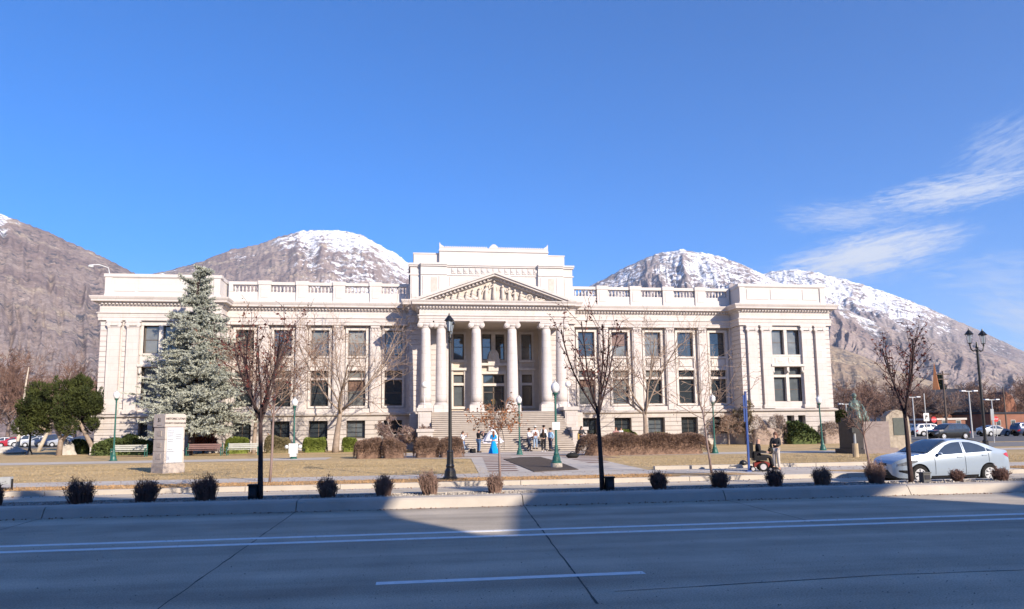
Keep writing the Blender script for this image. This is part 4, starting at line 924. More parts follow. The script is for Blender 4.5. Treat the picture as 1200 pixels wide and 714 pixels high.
for x, z in ((-.6, 6.0), (.2, 5.6), (1.3, 6.3), (1.7, 5.8), (3.1, 4.9), (-2.2, 4.6), (-3.2, 3.4)): lobes.append(((x, 0, z), (.28, .28, .85)))
obj('crown', leaf_mass(rng, lobes, 900, .13, up=.7), leafy('dark_juniper_foliage', (.016, .024, .010), (.075, .088, .024), .8, 1.0), t)

# --- pale birches and background bare trees at the far left
PW_ = dict(levels=3, trunk=7.5, r=.22, seg=8, taper=.8, wob=(.035, .1, .15, .2), up=(.02, .03, .02, 0), kids=(16, 7, 5), start=(.3, .2, .2), ang=((30, 60), (25, 55), (30, 60)), len=((.3, .5), (.35, .6), (.4, .6)), rr=(.3, .5, .5), rmin=.012, spread0=1)
for px, lean, lab, s, tr in ((20, (.03, 0, 1), 'tall white-barked birch with a straight trunk at the left edge of the lawn', 71, 8.6), (44, (.38, 0, 1), 'leaning white-barked birch reaching over the green juniper', 72, 9.0)):
    Y = 76 if s == 71 else 82; q = aty(px, 530, Y); P = dict(PW_); P.update(trunk=tr, lean=lean); tree('birch', lab, (q[0], Y, .12), s, P, BARKW, TWIGR, None, 0, 'white birches at the left')
protos = []
for s, tw in ((81, TWIGR), (82, leafy('mauve_brown_twigs', (.16, .105, .09), (.27, .19, .155))), (83, TWIGR)):
    P = dict(levels=4, trunk=3.2, r=.24, seg=4, taper=.5, wob=(.05, .12, .16, .2, .25), up=(0, .06, .04, .02, 0), kids=(7, 7, 6, 6), start=(.6, .15, .15, .15), ang=((20, 60), (25, 55), (25, 60), (25, 65)), len=((1.2, 2.0), (.42, .65), (.42, .65), (.45, .7)), rr=(.5, .5, .5, .5), rmin=.022, spread0=1)
    protos.append((s, P, tw))
made = {}
def bgtree(px, Y, k, sc, label, grp, rz):
    q = aty(px, 515, Y)
    if k not in made:
        s, P, tw = protos[k]; t = tree('bare_tree', label, (q[0], Y, .05), s, P, mat('far_bark', (.2, .15, .13), .9), tw, None, 1, grp); made[k] = t
        t.scale = (sc,)*3; t.rotation_euler = (0, 0, rz); return t
    return dup(made[k], (q[0], Y, .05), rz, label, sc, grp)
rb = random.Random(17)
ORD = 'first second third fourth fifth sixth seventh eighth ninth tenth eleventh twelfth thirteenth fourteenth fifteenth sixteenth seventeenth eighteenth nineteenth twentieth twenty-first twenty-second twenty-third twenty-fourth twenty-fifth twenty-sixth'.split()
for i in range(17):
    px = -75+i*13.5+rb.uniform(-3, 3); bgtree(px, rb.uniform(128, 190), i % 3, rb.uniform(1.35, 2.0), ORD[i]+' tree from the left in the distant bare row left of the courthouse', 'bare trees in the distance at the left', rb.uniform(0, 6))
for i in range(26):
    px = 978+i*10.2+rb.uniform(-3, 3); Y = rb.uniform(150, 215)
    bgtree(px, Y, i % 3, rb.uniform(.95, 1.5), ORD[i]+' tree from the left in the distant bare row right of the courthouse', 'bare trees in the distance at the right', rb.uniform(0, 6))
# dark conifer by the steeple
q = aty(1138, 500, 175); t = thing('conifer', 'dark narrow conifer behind the church steeple', 'tree', (q[0], 185, .05)); rng = random.Random(5); m = MB()
for i in range(2600):
    z = rng.uniform(2, 16); r = (1-z/16.5)*3.4*rng.uniform(.2, 1)*(1 if math.sin(z*3.2) > -.5 else .7); a = rng.uniform(0, 6.28); c = Vector((r*math.cos(a), r*math.sin(a), z)); d = Vector((math.cos(a), math.sin(a), -.35)).normalized()*.6; b = perp(d.normalized(), rng)*.2
    m.add([c-b, c+b, c+d+b*.2, c+d-b*.2], [(0, 1, 2, 3)])
obj('trunk', MB().tube([(0, 0, 0), (0, 0, 16)], [.3, .05], 6), BARKD, t); obj('crown', m, leafy('dark_conifer_needles', (.03, .045, .03), (.08, .1, .06)), t)

# --- small purple-brown crab apples by the steps
PCR = dict(levels=4, trunk=1.35, r=.11, seg=5, taper=.3, wob=(.05, .2, .22, .25, .25), up=(0, .0, -.04, -.05, -.05), kids=(7, 7, 5, 5), start=(.7, .2, .2, .2), ang=((35, 75), (30, 65), (30, 70), (30, 70)), len=((.9, 1.3), (.4, .65), (.45, .7), (.5, .8)), rr=(.5, .5, .55, .6), rmin=.012, spread0=1)
TWP = leafy('purple_brown_twigs', (.13, .085, .085), (.26, .18, .165))
for px, Y, s, lab, L in ((461, 60.3, 91, 'small purple-brown crab apple against the left wing near the steps', 1), (486, 59, 92, 'low purple-brown crab apple beside the left stair pier', .8)):
    q = aty(px, 527, Y); P = dict(PCR); P.update(trunk=1.35*L*1.1); tree('crab_apple_tree', lab, (q[0], Y, .14), s, P, mat('light_grey_bark', (.4, .36, .33)), TWP, (2, .05, .05), 1, 'crab apples by the steps', leafmat=leafy('tan_crab_leaves', (.22, .15, .12), (.38, .27, .2)))
q = aty(852, 522, 65.4); P = dict(PCR); P.update(trunk=1.6); tree('crab_apple_tree', 'tangled leafless small tree in the corner left of the right pavilion', (q[0], 65.0, .14), 95, P, BARKG, TWIGG, (1, .05, .05), 1, leafmat=LEAFB)
q = aty(237, 528, 64.5); P = dict(PCR); P.update(trunk=.9); tree('red_leaved_bush', 'small dark red bush at the wall right of the sign', (q[0], 64.8, .14), 96, P, BARKD, TWP, (7, .07, .06), 1, cat='bush', leafmat=LEAFR)
q = aty(873, 523, 65.6); P = dict(PCR); P.update(trunk=3.4, r=.06, up=(0, .05, .02, 0, 0), start=(.2, .2, .2, .2), len=((.3, .5), (.4, .65), (.45, .7), (.5, .8)), kids=(9, 6, 4, 3)); tree('climbing_shrub', 'brown climbing shrub up the left corner of the right pavilion', (q[0], 65.5, .14), 97, P, BARKG, TWIGG, (3, .08, .08), 1, cat='bush', leafmat=leafy('olive_brown_leaves', (.10, .085, .05), (.2, .16, .1)))

# --- hedges and bushes
def clipped(px0, px1, py, Y, h, dp, mt, label, cat, name, seed, group=None, n=1500, size=.07, rough=.05, twigs=None):
    a, b = aty(px0, py, Y)[0], aty(px1, py, Y)[0]; c = (a+b)/2; W = (b-a)/2; t = thing(name, label, cat, (c, Y, .14), 0, group); rng = random.Random(seed); m = MB()
    core = MB(); nx, ny = 18, 8; vs = []; fs = []
    for i in range(nx+1):
        for j in range(ny+1):
            u = -1+2*i/nx; th = math.pi*j/ny; e = (1-abs(u)**10)**.5
            vs.append((u*W*.9, -math.copysign(abs(math.cos(th))**.6, math.cos(th))*dp*.38*e, (abs(math.sin(th))**.33)*h*.82*e))
    for i in range(nx):
        for j in range(ny): k = i*(ny+1)+j; fs.append((k, k+1, k+ny+2, k+ny+1))
    core.add(vs, fs)
    tot = int(n*W*2*(h+dp)); bumps = [(rng.uniform(0, 9), rng.uniform(1.2, 3.5)) for _ in range(3)]
    for _ in range(tot):
        u = rng.uniform(-1, 1); th = rng.uniform(0, math.pi); e = max(.02, (1-abs(u)**10)**.5)
        lump = 1+rough*sum(math.sin(u*W*f+o+th) for o, f in bumps)
        v = Vector((u*W, -math.copysign(abs(math.cos(th))**.6, math.cos(th))*dp*.5*e*lump, (abs(math.sin(th))**.33)*h*e*lump*rng.uniform(.92, 1.05)))
        nrm = Vector((u**5, -math.cos(th), math.sin(th)+.1)).normalized(); a_ = (nrm*.7+Vector((rng.gauss(0, .6), rng.gauss(0, .6), rng.gauss(0, .6)))).normalized()*size*rng.uniform(.6, 1.5); b_ = perp(a_.normalized(), rng)*size*(.45 if not twigs else .14)
        m.add([v-b_, v+b_, v+a_+b_*.5, v+a_-b_*.5], [(0, 1, 2, 3)])
    obj('foliage', m, mt, t); obj('inner_foliage', core, mt, t, smooth=True); return t
BOXG = leafy('clipped_box_foliage', (.085, .115, .022), (.20, .235, .05), .8, 3)
BOXO = leafy('olive_bush_foliage', (.11, .10, .05), (.23, .19, .11), .8, 3)
HED = leafy('tan_winter_hedge', (.10, .062, .048), (.29, .19, .14), .9, 3)
EVG = leafy('dark_evergreen_shrub', (.03, .05, .02), (.12, .15, .05), .8, 2)
clipped(264, 292, 529, 63, 1.25, 1.3, BOXG, 'rounded bright green clipped bush behind the wooden bench by the left wing', 'bush', 'clipped_bush', 1)
clipped(310, 340, 529, 63, 1.25, 1.3, BOXO, 'rounded olive-brown clipped bush behind the green lamp with the white box', 'bush', 'clipped_bush', 2)
clipped(355, 383, 528, 63, 1.15, 1.3, BOXG, 'rounded bright green clipped bush left of the big bare tree trunk', 'bush', 'clipped_bush', 3)
clipped(401, 419, 527, 63, 1.15, 1.3, BOXG, 'rounded bright green clipped bush right of the big bare tree trunk', 'bush', 'clipped_bush', 4)
clipped(720, 748, 520, 63, 1.35, 1.2, BOXG, 'green clipped bush showing over the brown hedge, left one', 'bush', 'clipped_bush', 5)
clipped(762, 783, 519, 63, 1.15, 1.2, BOXG, 'green clipped bush showing over the brown hedge, right one', 'bush', 'clipped_bush', 6)
clipped(415, 449, 541, 47.6, 1.15, 1.6, HED, 'tan leafless hedge block at the far left of the group by the steps', 'hedge', 'hedge', 7, None, 1300, .10, .075, True)
clipped(448, 475, 541, 47.2, 1.05, 1.6, HED, 'tan leafless hedge block beside the leftmost one', 'hedge', 'hedge', 8, None, 1300, .10, .075, True)
clipped(485, 516, 541, 47.0, 1.2, 1.7, HED, 'tan leafless hedge block just left of the tall black lamp', 'hedge', 'hedge', 9, None, 1300, .10, .075, True)
clipped(514, 543, 541, 46.6, 1.1, 1.6, HED, 'tan leafless hedge block behind the tall black lamp at the plaza edge', 'hedge', 'hedge', 10, None, 1300, .10, .075, True)
clipped(676, 832, 535, 45.6, 1.25, 1.7, HED, 'long tan leafless hedge along the lawn right of the steps', 'hedge', 'hedge', 11, None, 1200, .10, .06, True)
clipped(110, 146, 533, 63.5, 1.05, 1.4, EVG, 'dark green shrub at the foot of the left pavilion', 'bush', 'evergreen_shrub', 12, None, 500, .16, .12)
clipped(143, 176, 533, 63.8, 1.35, 1.3, EVG, 'tall dark shrub behind the bench left of the sign', 'bush', 'evergreen_shrub', 13, None, 500, .16, .12)
clipped(84, 104, 532, 70, 1.1, 1.4, EVG, 'low green shrub by the large pale rock', 'bush', 'evergreen_shrub', 14, None, 500, .14, .1)
clipped(922, 958, 521, 64.2, 1.7, 1.5, EVG, 'loose green shrub under the right pavilion basement windows', 'bush', 'evergreen_shrub', 15, None, 260, .2, .18)
clipped(880, 921, 522, 64.6, 1.9, 1.2, leafy('bare_mauve_shrub', (.24, .18, .15), (.42, .33, .27)), 'bare mauve-grey shrub at the left side of the right pavilion', 'bush', 'bare_shrub', 16, None, 300, .16, .15, True)
clipped(962, 984, 521, 64.3, 1.9, 1.2, leafy('bare_mauve_shrub', (.24, .18, .15), (.42, .33, .27)), 'bare mauve shrub at the right corner of the courthouse', 'bush', 'bare_shrub', 17, None, 300, .16, .15, True)
clipped(1018-34, 1018-24, 524, 80, 3.6, 2, leafy('dark_juniper_foliage', (.022, .032, .012), (.10, .115, .03)), 'dark green upright shrub between the courthouse and the statue', 'bush', 'evergreen_shrub', 18, None, 300, .25, .12)

# --- twiggy shrubs on the median
SHM = [leafy('dry_shrub_twigs', (.11, .065, .058), (.24, .145, .12), .9, 6), leafy('tan_shrub_twigs', (.16, .10, .085), (.30, .20, .16), .9, 6)]
def mshrub(px, py, w_, h, label, seed, mi=0):
    p = aty(px, py, 19.45); t = thing('twiggy_shrub', label, 'shrub', (p[0], 19.45, .23), 0, 'clipped twiggy shrubs on the median'); rng = random.Random(seed); m = MB(); lf = MB(); hw_ = w_/2
    ox, oy = rng.uniform(-.06, .06), rng.uniform(-.04, .04); ph = rng.uniform(0, 6)
    for _ in range(300):
        a = rng.uniform(0, 6.28); r = rng.random()**.5; base = Vector((math.cos(a)*r*hw_*.64, math.sin(a)*r*hw_*.64, 0))
        dome = (1-.30*r**3)*(1+.13*math.sin(3*a+ph)+.09*math.sin(7*a+2*ph)); top = Vector((math.cos(a)*r*hw_*rng.uniform(.78, 1.05)+ox, math.sin(a)*r*hw_*rng.uniform(.75, 1.0)+oy, h*rng.uniform(.5, 1.0)**.7*dome+(rng.uniform(0, .07) if rng.random() < .12 else 0)))
        mid = base.lerp(top, .5)+Vector((rng.gauss(0, .02), rng.gauss(0, .02), 0)); m.tube([base, mid, top], [.007, .005, .0032], 3, cap=False)
        for _k in range(3):
            q = mid.lerp(top, rng.random()); d = Vector((rng.gauss(0, .05), rng.gauss(0, .05), rng.uniform(.02, .1))); m.tube([q, q+d], [.0038, .0028], 3, cap=False)
            if rng.random() < .8:
                c = q+d; u = Vector((rng.gauss(0, 1), rng.gauss(0, 1), rng.gauss(0, 1))).normalized()*.016; v = perp(u.normalized(), rng)*.012; lf.add([c-u, c-v, c+u, c+v], [(0, 1, 2, 3)])
    obj('twigs', m, SHM[mi], t); obj('dry_leaves', lf, SHM[mi], t)
for i, (px, py, wpx, hpx, lab, mi) in enumerate([
        (-4, 594, 14, 22, 'twiggy shrub cut by the left edge of the picture', 0), (95, 592, 33, 24, 'dark twiggy shrub on the median left of the stone sign', 0), (170, 590, 29, 22, 'dark twiggy shrub on the median below the stone sign', 0),
        (241, 588, 31, 26, 'dark twiggy shrub left of the leftmost median tree', 0), (384, 584, 24, 21, 'small tan-tipped shrub right of the leftmost median tree', 1), (450, 583, 23, 21, 'reddish shrub standing in the sunny patch, left one', 1),
        (504, 582, 24, 25, 'reddish shrub in the sunny patch just left of the tall black lamp', 1), (580, 580, 20, 19, 'small squared reddish shrub at the right side of the sunny patch', 1), (773, 575, 23, 19, 'dark shrub right of the middle median tree', 0),
        (843, 574, 24, 19, 'dark shrub left of the blue pole', 0), (908, 572, 24, 19, 'dark shrub below the woman and the wheelchair', 0), (964, 571, 24, 20, 'tan-tipped shrub right of the pair of people', 1),
        (1028, 571, 26, 27, 'loose reddish shrub in front of the silver car bumper', 1), (1123, 567, 16, 13, 'low shrub in front of the silver car door', 0), (1173, 567, 22, 14, 'dark shrub in front of the silver car rear wheel', 0)]):
    s = 1/42.0; mshrub(px, py, wpx*s*.98, hpx*s*1.02, lab, 200+i, mi)
# grass blades: loose tufts along the median back edge and lawn
def grass_sheet(name, rects, n, h, mt, seed, z=.15):
    rng = random.Random(seed); m = MB(); A = [abs((r[1]-r[0])*(r[3]-r[2])) for r in rects]; S = sum(A)
    for r, a in zip(rects, A):
        for _ in range(int(n*a/S)):
            x = rng.uniform(r[0], r[1]); y = rng.uniform(r[2], r[3]); hh = h*rng.uniform(.5, 1.4); w2 = .007*rng.uniform(.7, 2); a_ = rng.uniform(0, 3.14); dx, dy = math.cos(a_)*w2, math.sin(a_)*w2
            m.add([(x-dx, y-dy, z), (x+dx, y+dy, z), (x+rng.gauss(0, .03), y+rng.gauss(0, .03), z+hh)], [(0, 1, 2)])
    o = obj(name, m, mt); o['kind'] = 'stuff'; return o
GB = leafy('straw_grass_blades', (.34, .245, .12), (.54, .42, .25), .9, 1.2)
GL_ = leafy('leaf_litter', (.30, .17, .08), (.58, .38, .2), .9, 3)
grass_sheet('grass', [(-26, 3.2, 29.5, 44), (10.5, 34, 29.7, 42)], 60000, .035, GB, 1)
grass_sheet('strip_grass', [(-19, 9.5, 25.2, 26.9), (23.6, 32, 25.3, 26.9)], 14000, .05, GL_, 2)

# grit, pale stones and blown leaves along the kerbs
def litter(name, rects, n, size, mt, seed):
    rng = random.Random(seed); m = MB()
    for _ in range(n):
        r = rng.choice(rects); x = rng.uniform(r[0], r[1]); y = rng.uniform(r[2], r[3]); s = size*rng.uniform(.4, 1.6); a = rng.uniform(0, 6.28); z = r[4]
        c = [(x+s*math.cos(a+k*2.1)*rng.uniform(.7, 1.2), y+s*math.sin(a+k*2.1)*rng.uniform(.7, 1.2), z) for k in range(3)]; m.add(c+[(x, y, z+s*rng.uniform(.4, 1.1))], [(0, 1, 3), (1, 2, 3), (2, 0, 3)])
    o = obj(name, m, mt); o['kind'] = 'stuff'; return o
litter('gravel', [(-14, 20, 19.0, 19.9, .232)], 5200, .035, mat('pale_gravel', (.20, .17, .14), .9, .2, 9, col2=(.52, .48, .43)), 5)
litter('fallen_leaves', [(-16, 24, 24.35, 24.85, .006), (-16, 20, 18.1, 18.34, .003), (-14, 24, 20.45, 20.8, .003), (-14, 20, 19.0, 19.9, .235), (-16, 22, 27.1, 29.3, .157)], 2600, .022, LEAFB, 6)
litter('grit', [(-9, 14, 7.0, 18.3, .003)], 2600, .009, mat('road_grit', (.16, .15, .14), .9, .2, 9, col2=(.45, .42, .38)), 7)
# ================================================================== unseen building behind the camera, roofline shaped to throw the road's shadow
t = thing('shadow_casting_building', 'tall building behind the viewer whose stepped roof shades the street', 'building', (0, -8, .15))
YCAST = -8.0; TE = math.tan(R(SUN_EL)); SA, CA = math.sin(R(SUN_AZ)), math.cos(R(SUN_AZ))
def cast(px, py, z=0.0):
    g = atz(px, py, z); zz = (g[1]-YCAST)*TE/CA+z; return (g[0]+(zz-z)/TE*SA, zz)
top = [cast(*q) for q in ((16, 586), (16, 580.5), (78, 582), (156, 585), (200, 585), (300, 584.5), (325, 584.5), (433, 584), (455, 598), (470, 609), (505, 616), (540, 623), (562, 629), (598, 629), (600, 605), (607, 582), (520, 571.5), (600, 573.2), (700, 575), (790, 574.5), (860, 573.5), (900, 572.5), (925, 574), (1000, 574.5), (1030, 575.5), (1037, 583), (1200, 592.5))]
a = cast(1290, 597); b = cast(1290, 588); top += [a, b]+[cast(*q) for q in ((1200, 584), (1172, 579), (1171, 569), (1190, 570), (1260, 568))]
xr = top[-1][0]
pts = [(-70, .15), (120, .15), (120, top[-1][1]), *top[::-1], (-70, top[0][1])]
gz = MB(); gz.poly_y(pts, YCAST, YCAST+.25); 
v = [(x, y+8, z-.15) for x, y, z in gz.v]; gz.v = v
obj('shadow_profile_wall', gz, mat('dull_tan_cladding', (.24, .21, .18), .8), t)  # thin wall cut to match the outline of the road shadow
m = MB(); m.box(-69, 119, .30, .34, 3.0, 7.0); obj('window', m, GL[0], t)
obj('wall', MB().box(-69.5, 119.5, -25, -.02, 0, 8.6), mat('dull_brick', (.2, .13, .1), .9), t)

# ================================================================== lamps
def acorn(name_loc, H, label, foot=False, hd=1.0, rz=0, group='green acorn lamps in the courthouse grounds'):
    t = thing('street_lamp', label, 'street lamp', name_loc, rz, group); b = .22 if foot else 0
    if foot: obj('footing', MB().lathe([(.27, -.1), (.27, .22)], n=18), CURB, t)
    obj('base', MB().lathe([(.24, b), (.24, b+.05), (.20, b+.09), (.17, b+.28), (.12, b+.36), (.13, b+.40), (.095, b+.50), (.075, b+.72), (.085, b+.75), (.06, b+.80)], n=14), GREEN, t, smooth=False)
    obj('pole', MB().lathe([(.058, b+.78), (.045, H-.82), (.06, H-.80), (.06, H-.76), (.045, H-.74), (.07, H-.66), (.13, H-.60), (.14, H-.56)], n=12), GREEN, t)
    g = obj('globe', MB().lathe([(.11, H-.56), (.17, H-.46), (.20, H-.34), (.19, H-.24), (.15, H-.15), (.10, H-.10)], n=16), GLOBE, t, smooth=True)
    obj('finial', MB().lathe([(.105, H-.10), (.10, H-.07), (.05, H-.05), (.03, H-.02), (.035, H), (.01, H+.05)], n=10), mat('lamp_cap', (.45, .46, .46), .5), t)
    return t
def aloc(px, Y, z=.15, py=535): q = aty(px, py, Y); return (q[0], Y, z)
LPs = {}
l1 = acorn(aloc(133, 51.0), 4.65, 'green lamp post standing at the left of the stone sign, before the left pavilion')
l2 = acorn(aloc(344, 48.9), 4.0, 'green lamp post with a white box strapped round its foot')
m = MB().box(-.28, .28, -.26, -.0, .35, 1.0).box(-.2, .2, -.28, .2, .15, .34); bxw = mat('white_plastic_box', (.6, .62, .62), .5)
obj('junction_box', m, bxw, l2)
for s in (-1, 1): obj('floodlight', MB().ball((s*.42, -.12, .78), (.13, .16, .13), 10, 6).box(min(s*.3, s*.25), max(s*.3, s*.25), -.14, -.1, .7, .8), bxw, l2)
l3 = acorn(aloc(609, 49.0), 4.05, 'green lamp post in the middle of the plaza, just behind the mulch bed')
l4 = acorn(aloc(652, 32.3), 3.95, 'nearest green lamp post, on a round concrete footing with a white notice', True)
nt_ = obj('notice', MB().box(-.17, .17, -.10, -.08, 1.72, 2.06), mat('white_paper', (.8, .8, .8)), l4)
l5 = acorn(aloc(838, 45.5), 3.9, 'green lamp post at the right end of the long tan hedge')
l6 = acorn(aloc(965, 47.5), 3.85, 'green lamp post in front of the right pavilion corner')
l6.rotation_euler = (0, R(-1.5), 0)

def lantern(mb, gb, c):
    x, y, z = c
    for k in range(4):
        a = math.pi/4+k*math.pi/2; mb.tube([(x+.085*math.cos(a), y+.085*math.sin(a), z), (x+.15*math.cos(a), y+.15*math.sin(a), z+.42)], .011, 4)
    mb.lathe([(.03, -.14), (.05, -.1), (.03, -.06), (.10, -.02), (.10, .01)], c, 8); mb.lathe([(.20, .42), (.21, .45), (.13, .55), (.07, .62), (.05, .64), (.02, .74)], c, 8); gb.lathe([(.075, .01), (.14, .42)], c, 4)
def twin(px, py_top, H, Y, rz, label):
    q = aty(px, 545, Y); t = thing('twin_lantern_lamp', label, 'street lamp', (q[0], Y, .15), rz, 'tall black twin-lantern lamps'); t.rotation_euler = (0, 0, rz)
    obj('base', MB().lathe([(.27, 0), (.27, .08), (.22, .12), (.20, .30), (.14, .42), (.16, .48), (.13, .56), (.115, .95), (.13, .98), (.09, 1.05)], n=14), BLACK, t)
    obj('pole', MB().lathe([(.066, 1.04), (.05, H-1.0), (.075, H-.98), (.075, H-.9), (.05, H-.86), (.07, H-.8), (.05, H-.72), (.02, H-.55)], n=12), BLACK, t)
    for s in (-1, 1):
        a = MB().tube([(s*.03, 0, H-.88), (s*.22, 0, H-.98), (s*.36, 0, H-.92), (s*.42, 0, H-.74)], [.035, .03, .03, .025], 6); ar = obj('arm', a, BLACK, t); f, g = MB(), MB(); lantern(f, g, (0, 0, 0)); f.v = [(s*.42+x*.85, y*.85, H-.62+z*.9) for x, y, z in f.v]; g.v = [(s*.42+x*.85, y*.85, H-.62+z*.9) for x, y, z in g.v]; hd = obj('lantern', f, BLACK, ar); obj('lantern_glass', g, mat('clear_lantern_glass', (.35, .40, .45), .1, .05, 3), hd)
    return t
twin(527.5, 380, 5.95, 26.3, R(84), 'tall black lamp post with two lanterns at the kerb before the left columns')
q = atz(1150, 389, 6.0)
twin(1157.2, 387, 5.95, float(q[1]), R(12), 'tall black lamp post with two lanterns behind the silver car')
t = thing('dark_lamp_post', 'dark post with a flared foot between the birch and the pale rock', 'post', aloc(34, 69.5)); obj('pole', MB().lathe([(.3, 0), (.24, .15), (.12, .5), (.09, 1), (.06, 4.4)], n=10), BLACK, t); obj('lamp_head', MB().lathe([(.08, 4.4), (.2, 4.6), (.18, 4.9), (.03, 5.05)], n=10), BLACK, t)
# globe lamps on the stair piers
for x, lab in ((.97, 'white globe lamp on the left stair pier'), (13.45, 'white globe lamp on the right stair pier')):
    t = thing('globe_lamp', lab, 'lamp', (x, 61.6, 3.75), 0, 'globe lamps on the stair piers')
    obj('stem', MB().lathe([(.14, 0), (.14, .06), (.07, .14), (.05, .3), (.08, .36), (.05, .42), (.035, 1.0), (.035, 1.12), (.07, 1.16), (.03, 1.2), (.03, 1.7), (.07, 1.74)], n=10), mat('white_painted_metal', (.6, .6, .6), .5), t); obj('globe', MB().ball((0, 0, 1.98), .27, 16, 10), GLOBE, t, smooth=True)
t = thing('roof_camera', 'white bracket arm with a camera on the left end of the roof', 'camera', (-26.55, 66.3, 15.9)); obj('arm', MB().tube([(0, 0, 0), (-.1, -.1, .55), (-.7, -.5, .72), (-1.2, -.8, .62)], .04, 6), bxw, t); obj('head', MB().ball((-1.25, -.82, .5), (.22, .2, .14), 10, 6), bxw, t)

# ================================================================== stone sign
sp = atz(190, 554.5, .15); t = thing('stone_sign', 'tall pale stone sign with a white directory panel on the lawn', 'sign', (sp[0]+.15, 34.8, .15), R(48))
SG = mat('sign_stone', (.50, .44, .40), .85, .08, 3, .3); SG2 = mat('sign_stone_rough', (.44, .38, .34), .9, .12, 6, .6)
hwx, hwy = .475, .45
obj('base', MB().box(-hwx-.04, hwx+.04, -hwy-.03, hwy+.03, -.1, .42), SG2, t)
m = MB(); zz = [.42, .97, 1.5, 2.05]
for i in range(3): m.box(-hwx+i*.006, hwx-i*.006, -hwy, hwy, zz[i]+.012, zz[i+1]-.012)
m.box(-hwx+.03, hwx-.03, -hwy+.03, hwy-.03, .42, 2.05); obj('shaft', m, SG, t)
cap = obj('cap', MB().box(-hwx-.02, hwx+.02, -hwy-.02, hwy+.02, 2.062, 2.60).box(-hwx+.01, hwx-.01, -hwy+.01, hwy-.01, 2.60, 2.64), SG, t)
INK = mat('dark_lettering', (.04, .035, .035), .7)
text_mesh('HISTORIC UTAH', .125, .004, INK, 'lettering', cap, (0, -hwy-.025, 2.42), (R(90), 0, 0), bold=.004)
text_mesh('COUNTY COURTHOUSE', .09, .004, INK, 'lettering', cap, (0, -hwy-.025, 2.22), (R(90), 0, 0), bold=.004)
text_mesh('51', .24, .004, INK, 'lettering', cap, (-hwx-.025, 0, 2.36), (R(90), 0, R(-90)), bold=.006)
obj('groove', MB().box(-hwx-.024, -hwx-.019, -.2, .2, 2.13, 2.145), INK, cap)
pn = obj('directory_panel', MB().box(-hwx+.1, hwx-.1, -hwy-.03, -hwy+.02, .46, 2.03), mat('white_directory_panel', (.52, .55, .60), .4, .04, 2), t)
m = MB(); 
for i in range(9): z = 1.96-i*.17; m.box(-hwx+.12, hwx-.12, -hwy-.033, -hwy-.029, z-.17, z-.164)
m.box(-.006, .006, -hwy-.0335, -hwy-.0305, .48, 1.98); obj('panel_joint', m, mat('panel_joint', (.38, .4, .44)), pn)
m = MB(); rs = random.Random(2)
for (xa, zt, rows) in ((-.34, 1.92, 4), (-.34, 1.50, 2), (.04, 1.72, 3), (-.34, 1.06, 2)):
    for r_ in range(rows):
        x = xa
        while x < xa+.24: w_ = rs.uniform(.02, .06); m.box(x, x+w_, -hwy-.036, -hwy-.031, zt-r_*.085-.022, zt-r_*.085); x += w_+.015
obj('small_print', m, mat('grey_lettering', (.16, .16, .18)), pn)
m = MB(); m.box(-hwx-.012, -hwx+.006, -.17, .17, .62, .86).box(-hwx-.008, -hwx+.01, -.17, .17, 1.15, 1.36).box(-hwx-.004, -hwx+.012, -.17, .17, 1.66, 1.88); obj('side_carving', m, SG2, t)

# ================================================================== benches
def bench(px, py, label, colr, w_=2.3, Y=58.5, back=True):
    t = thing('park_bench', label, 'bench', aloc(px, Y), R(0), 'benches along the walk left of the steps'); W = w_/2
    m = MB()
    for i in range(3): m.box(-W, W, -.42+i*.15, -.30+i*.15, .42, .455)
    obj('seat', m, colr, t); m = MB()
    for i in range(3): m.box(-W, W, .05+i*.02, .08+i*.02, .52+i*.14, .63+i*.14)
    obj('backrest', m, colr, t)
    for s in (-1, 1): obj('leg', MB().box(s*W-.03, s*W+.03, -.42, -.36, 0, .62).box(s*W-.03, s*W+.03, .06, .12, 0, .95).box(s*W-.03, s*W+.03, -.36, .06, .38, .42).box(s*W-.03, s*W+.03, -.40, .08, .62, .66), GREEN, t)
    return t
WD = mat('weathered_grey_slats', (.42, .42, .38), .8, .15, 4); WB = mat('brown_slats', (.20, .12, .11), .8, .15, 4)
bench(152, 533, 'grey slatted bench left of the stone sign', WD, 2.4); bench(240, 530, 'dark reddish slatted bench just right of the stone sign', WB, 2.5); bench(285, 530, 'grey slatted bench before the green clipped bush', WD, 2.3)
# little ground lights
for i, (px, Y, z, lab, cc) in enumerate(((297, 19.5, .23, 'small black light box beside the leftmost median tree', BLACK), (714.5, 19.4, .23, 'small black light box at the foot of the middle median tree', BLACK), (1085, 19.4, .23, 'small grey light box beside the rightmost median tree', mat('grey_box', (.12, .12, .12))))):
    t = thing('ground_light', lab, 'light', aloc(px, Y, z, 575)); k = 1 if i < 2 else .8; obj('housing', MB().box(-.11, .11, -.1, .1, 0, .34*k).box(-.13, .13, -.12, .12, .34*k, .38*k), cc, t); obj('lens', MB().box(-.08, .08, -.115, -.10, .1, .28*k), mat('dark_lens', (.05, .05, .06), .2), t)
t = thing('floodlight', 'small grey floodlight on the grass at the left edge', 'light', aloc(7, 26.0, .15, 570)); obj('housing', MB().box(-.16, .16, -.1, .1, .18, .42), mat('grey_box2', (.36, .38, .40)), t); obj('bracket', MB().box(-.2, -.16, -.03, .03, 0, .35).box(.16, .2, -.03, .03, 0, .35).box(-.2, .2, -.06, .06, 0, .03), BLACK, t)
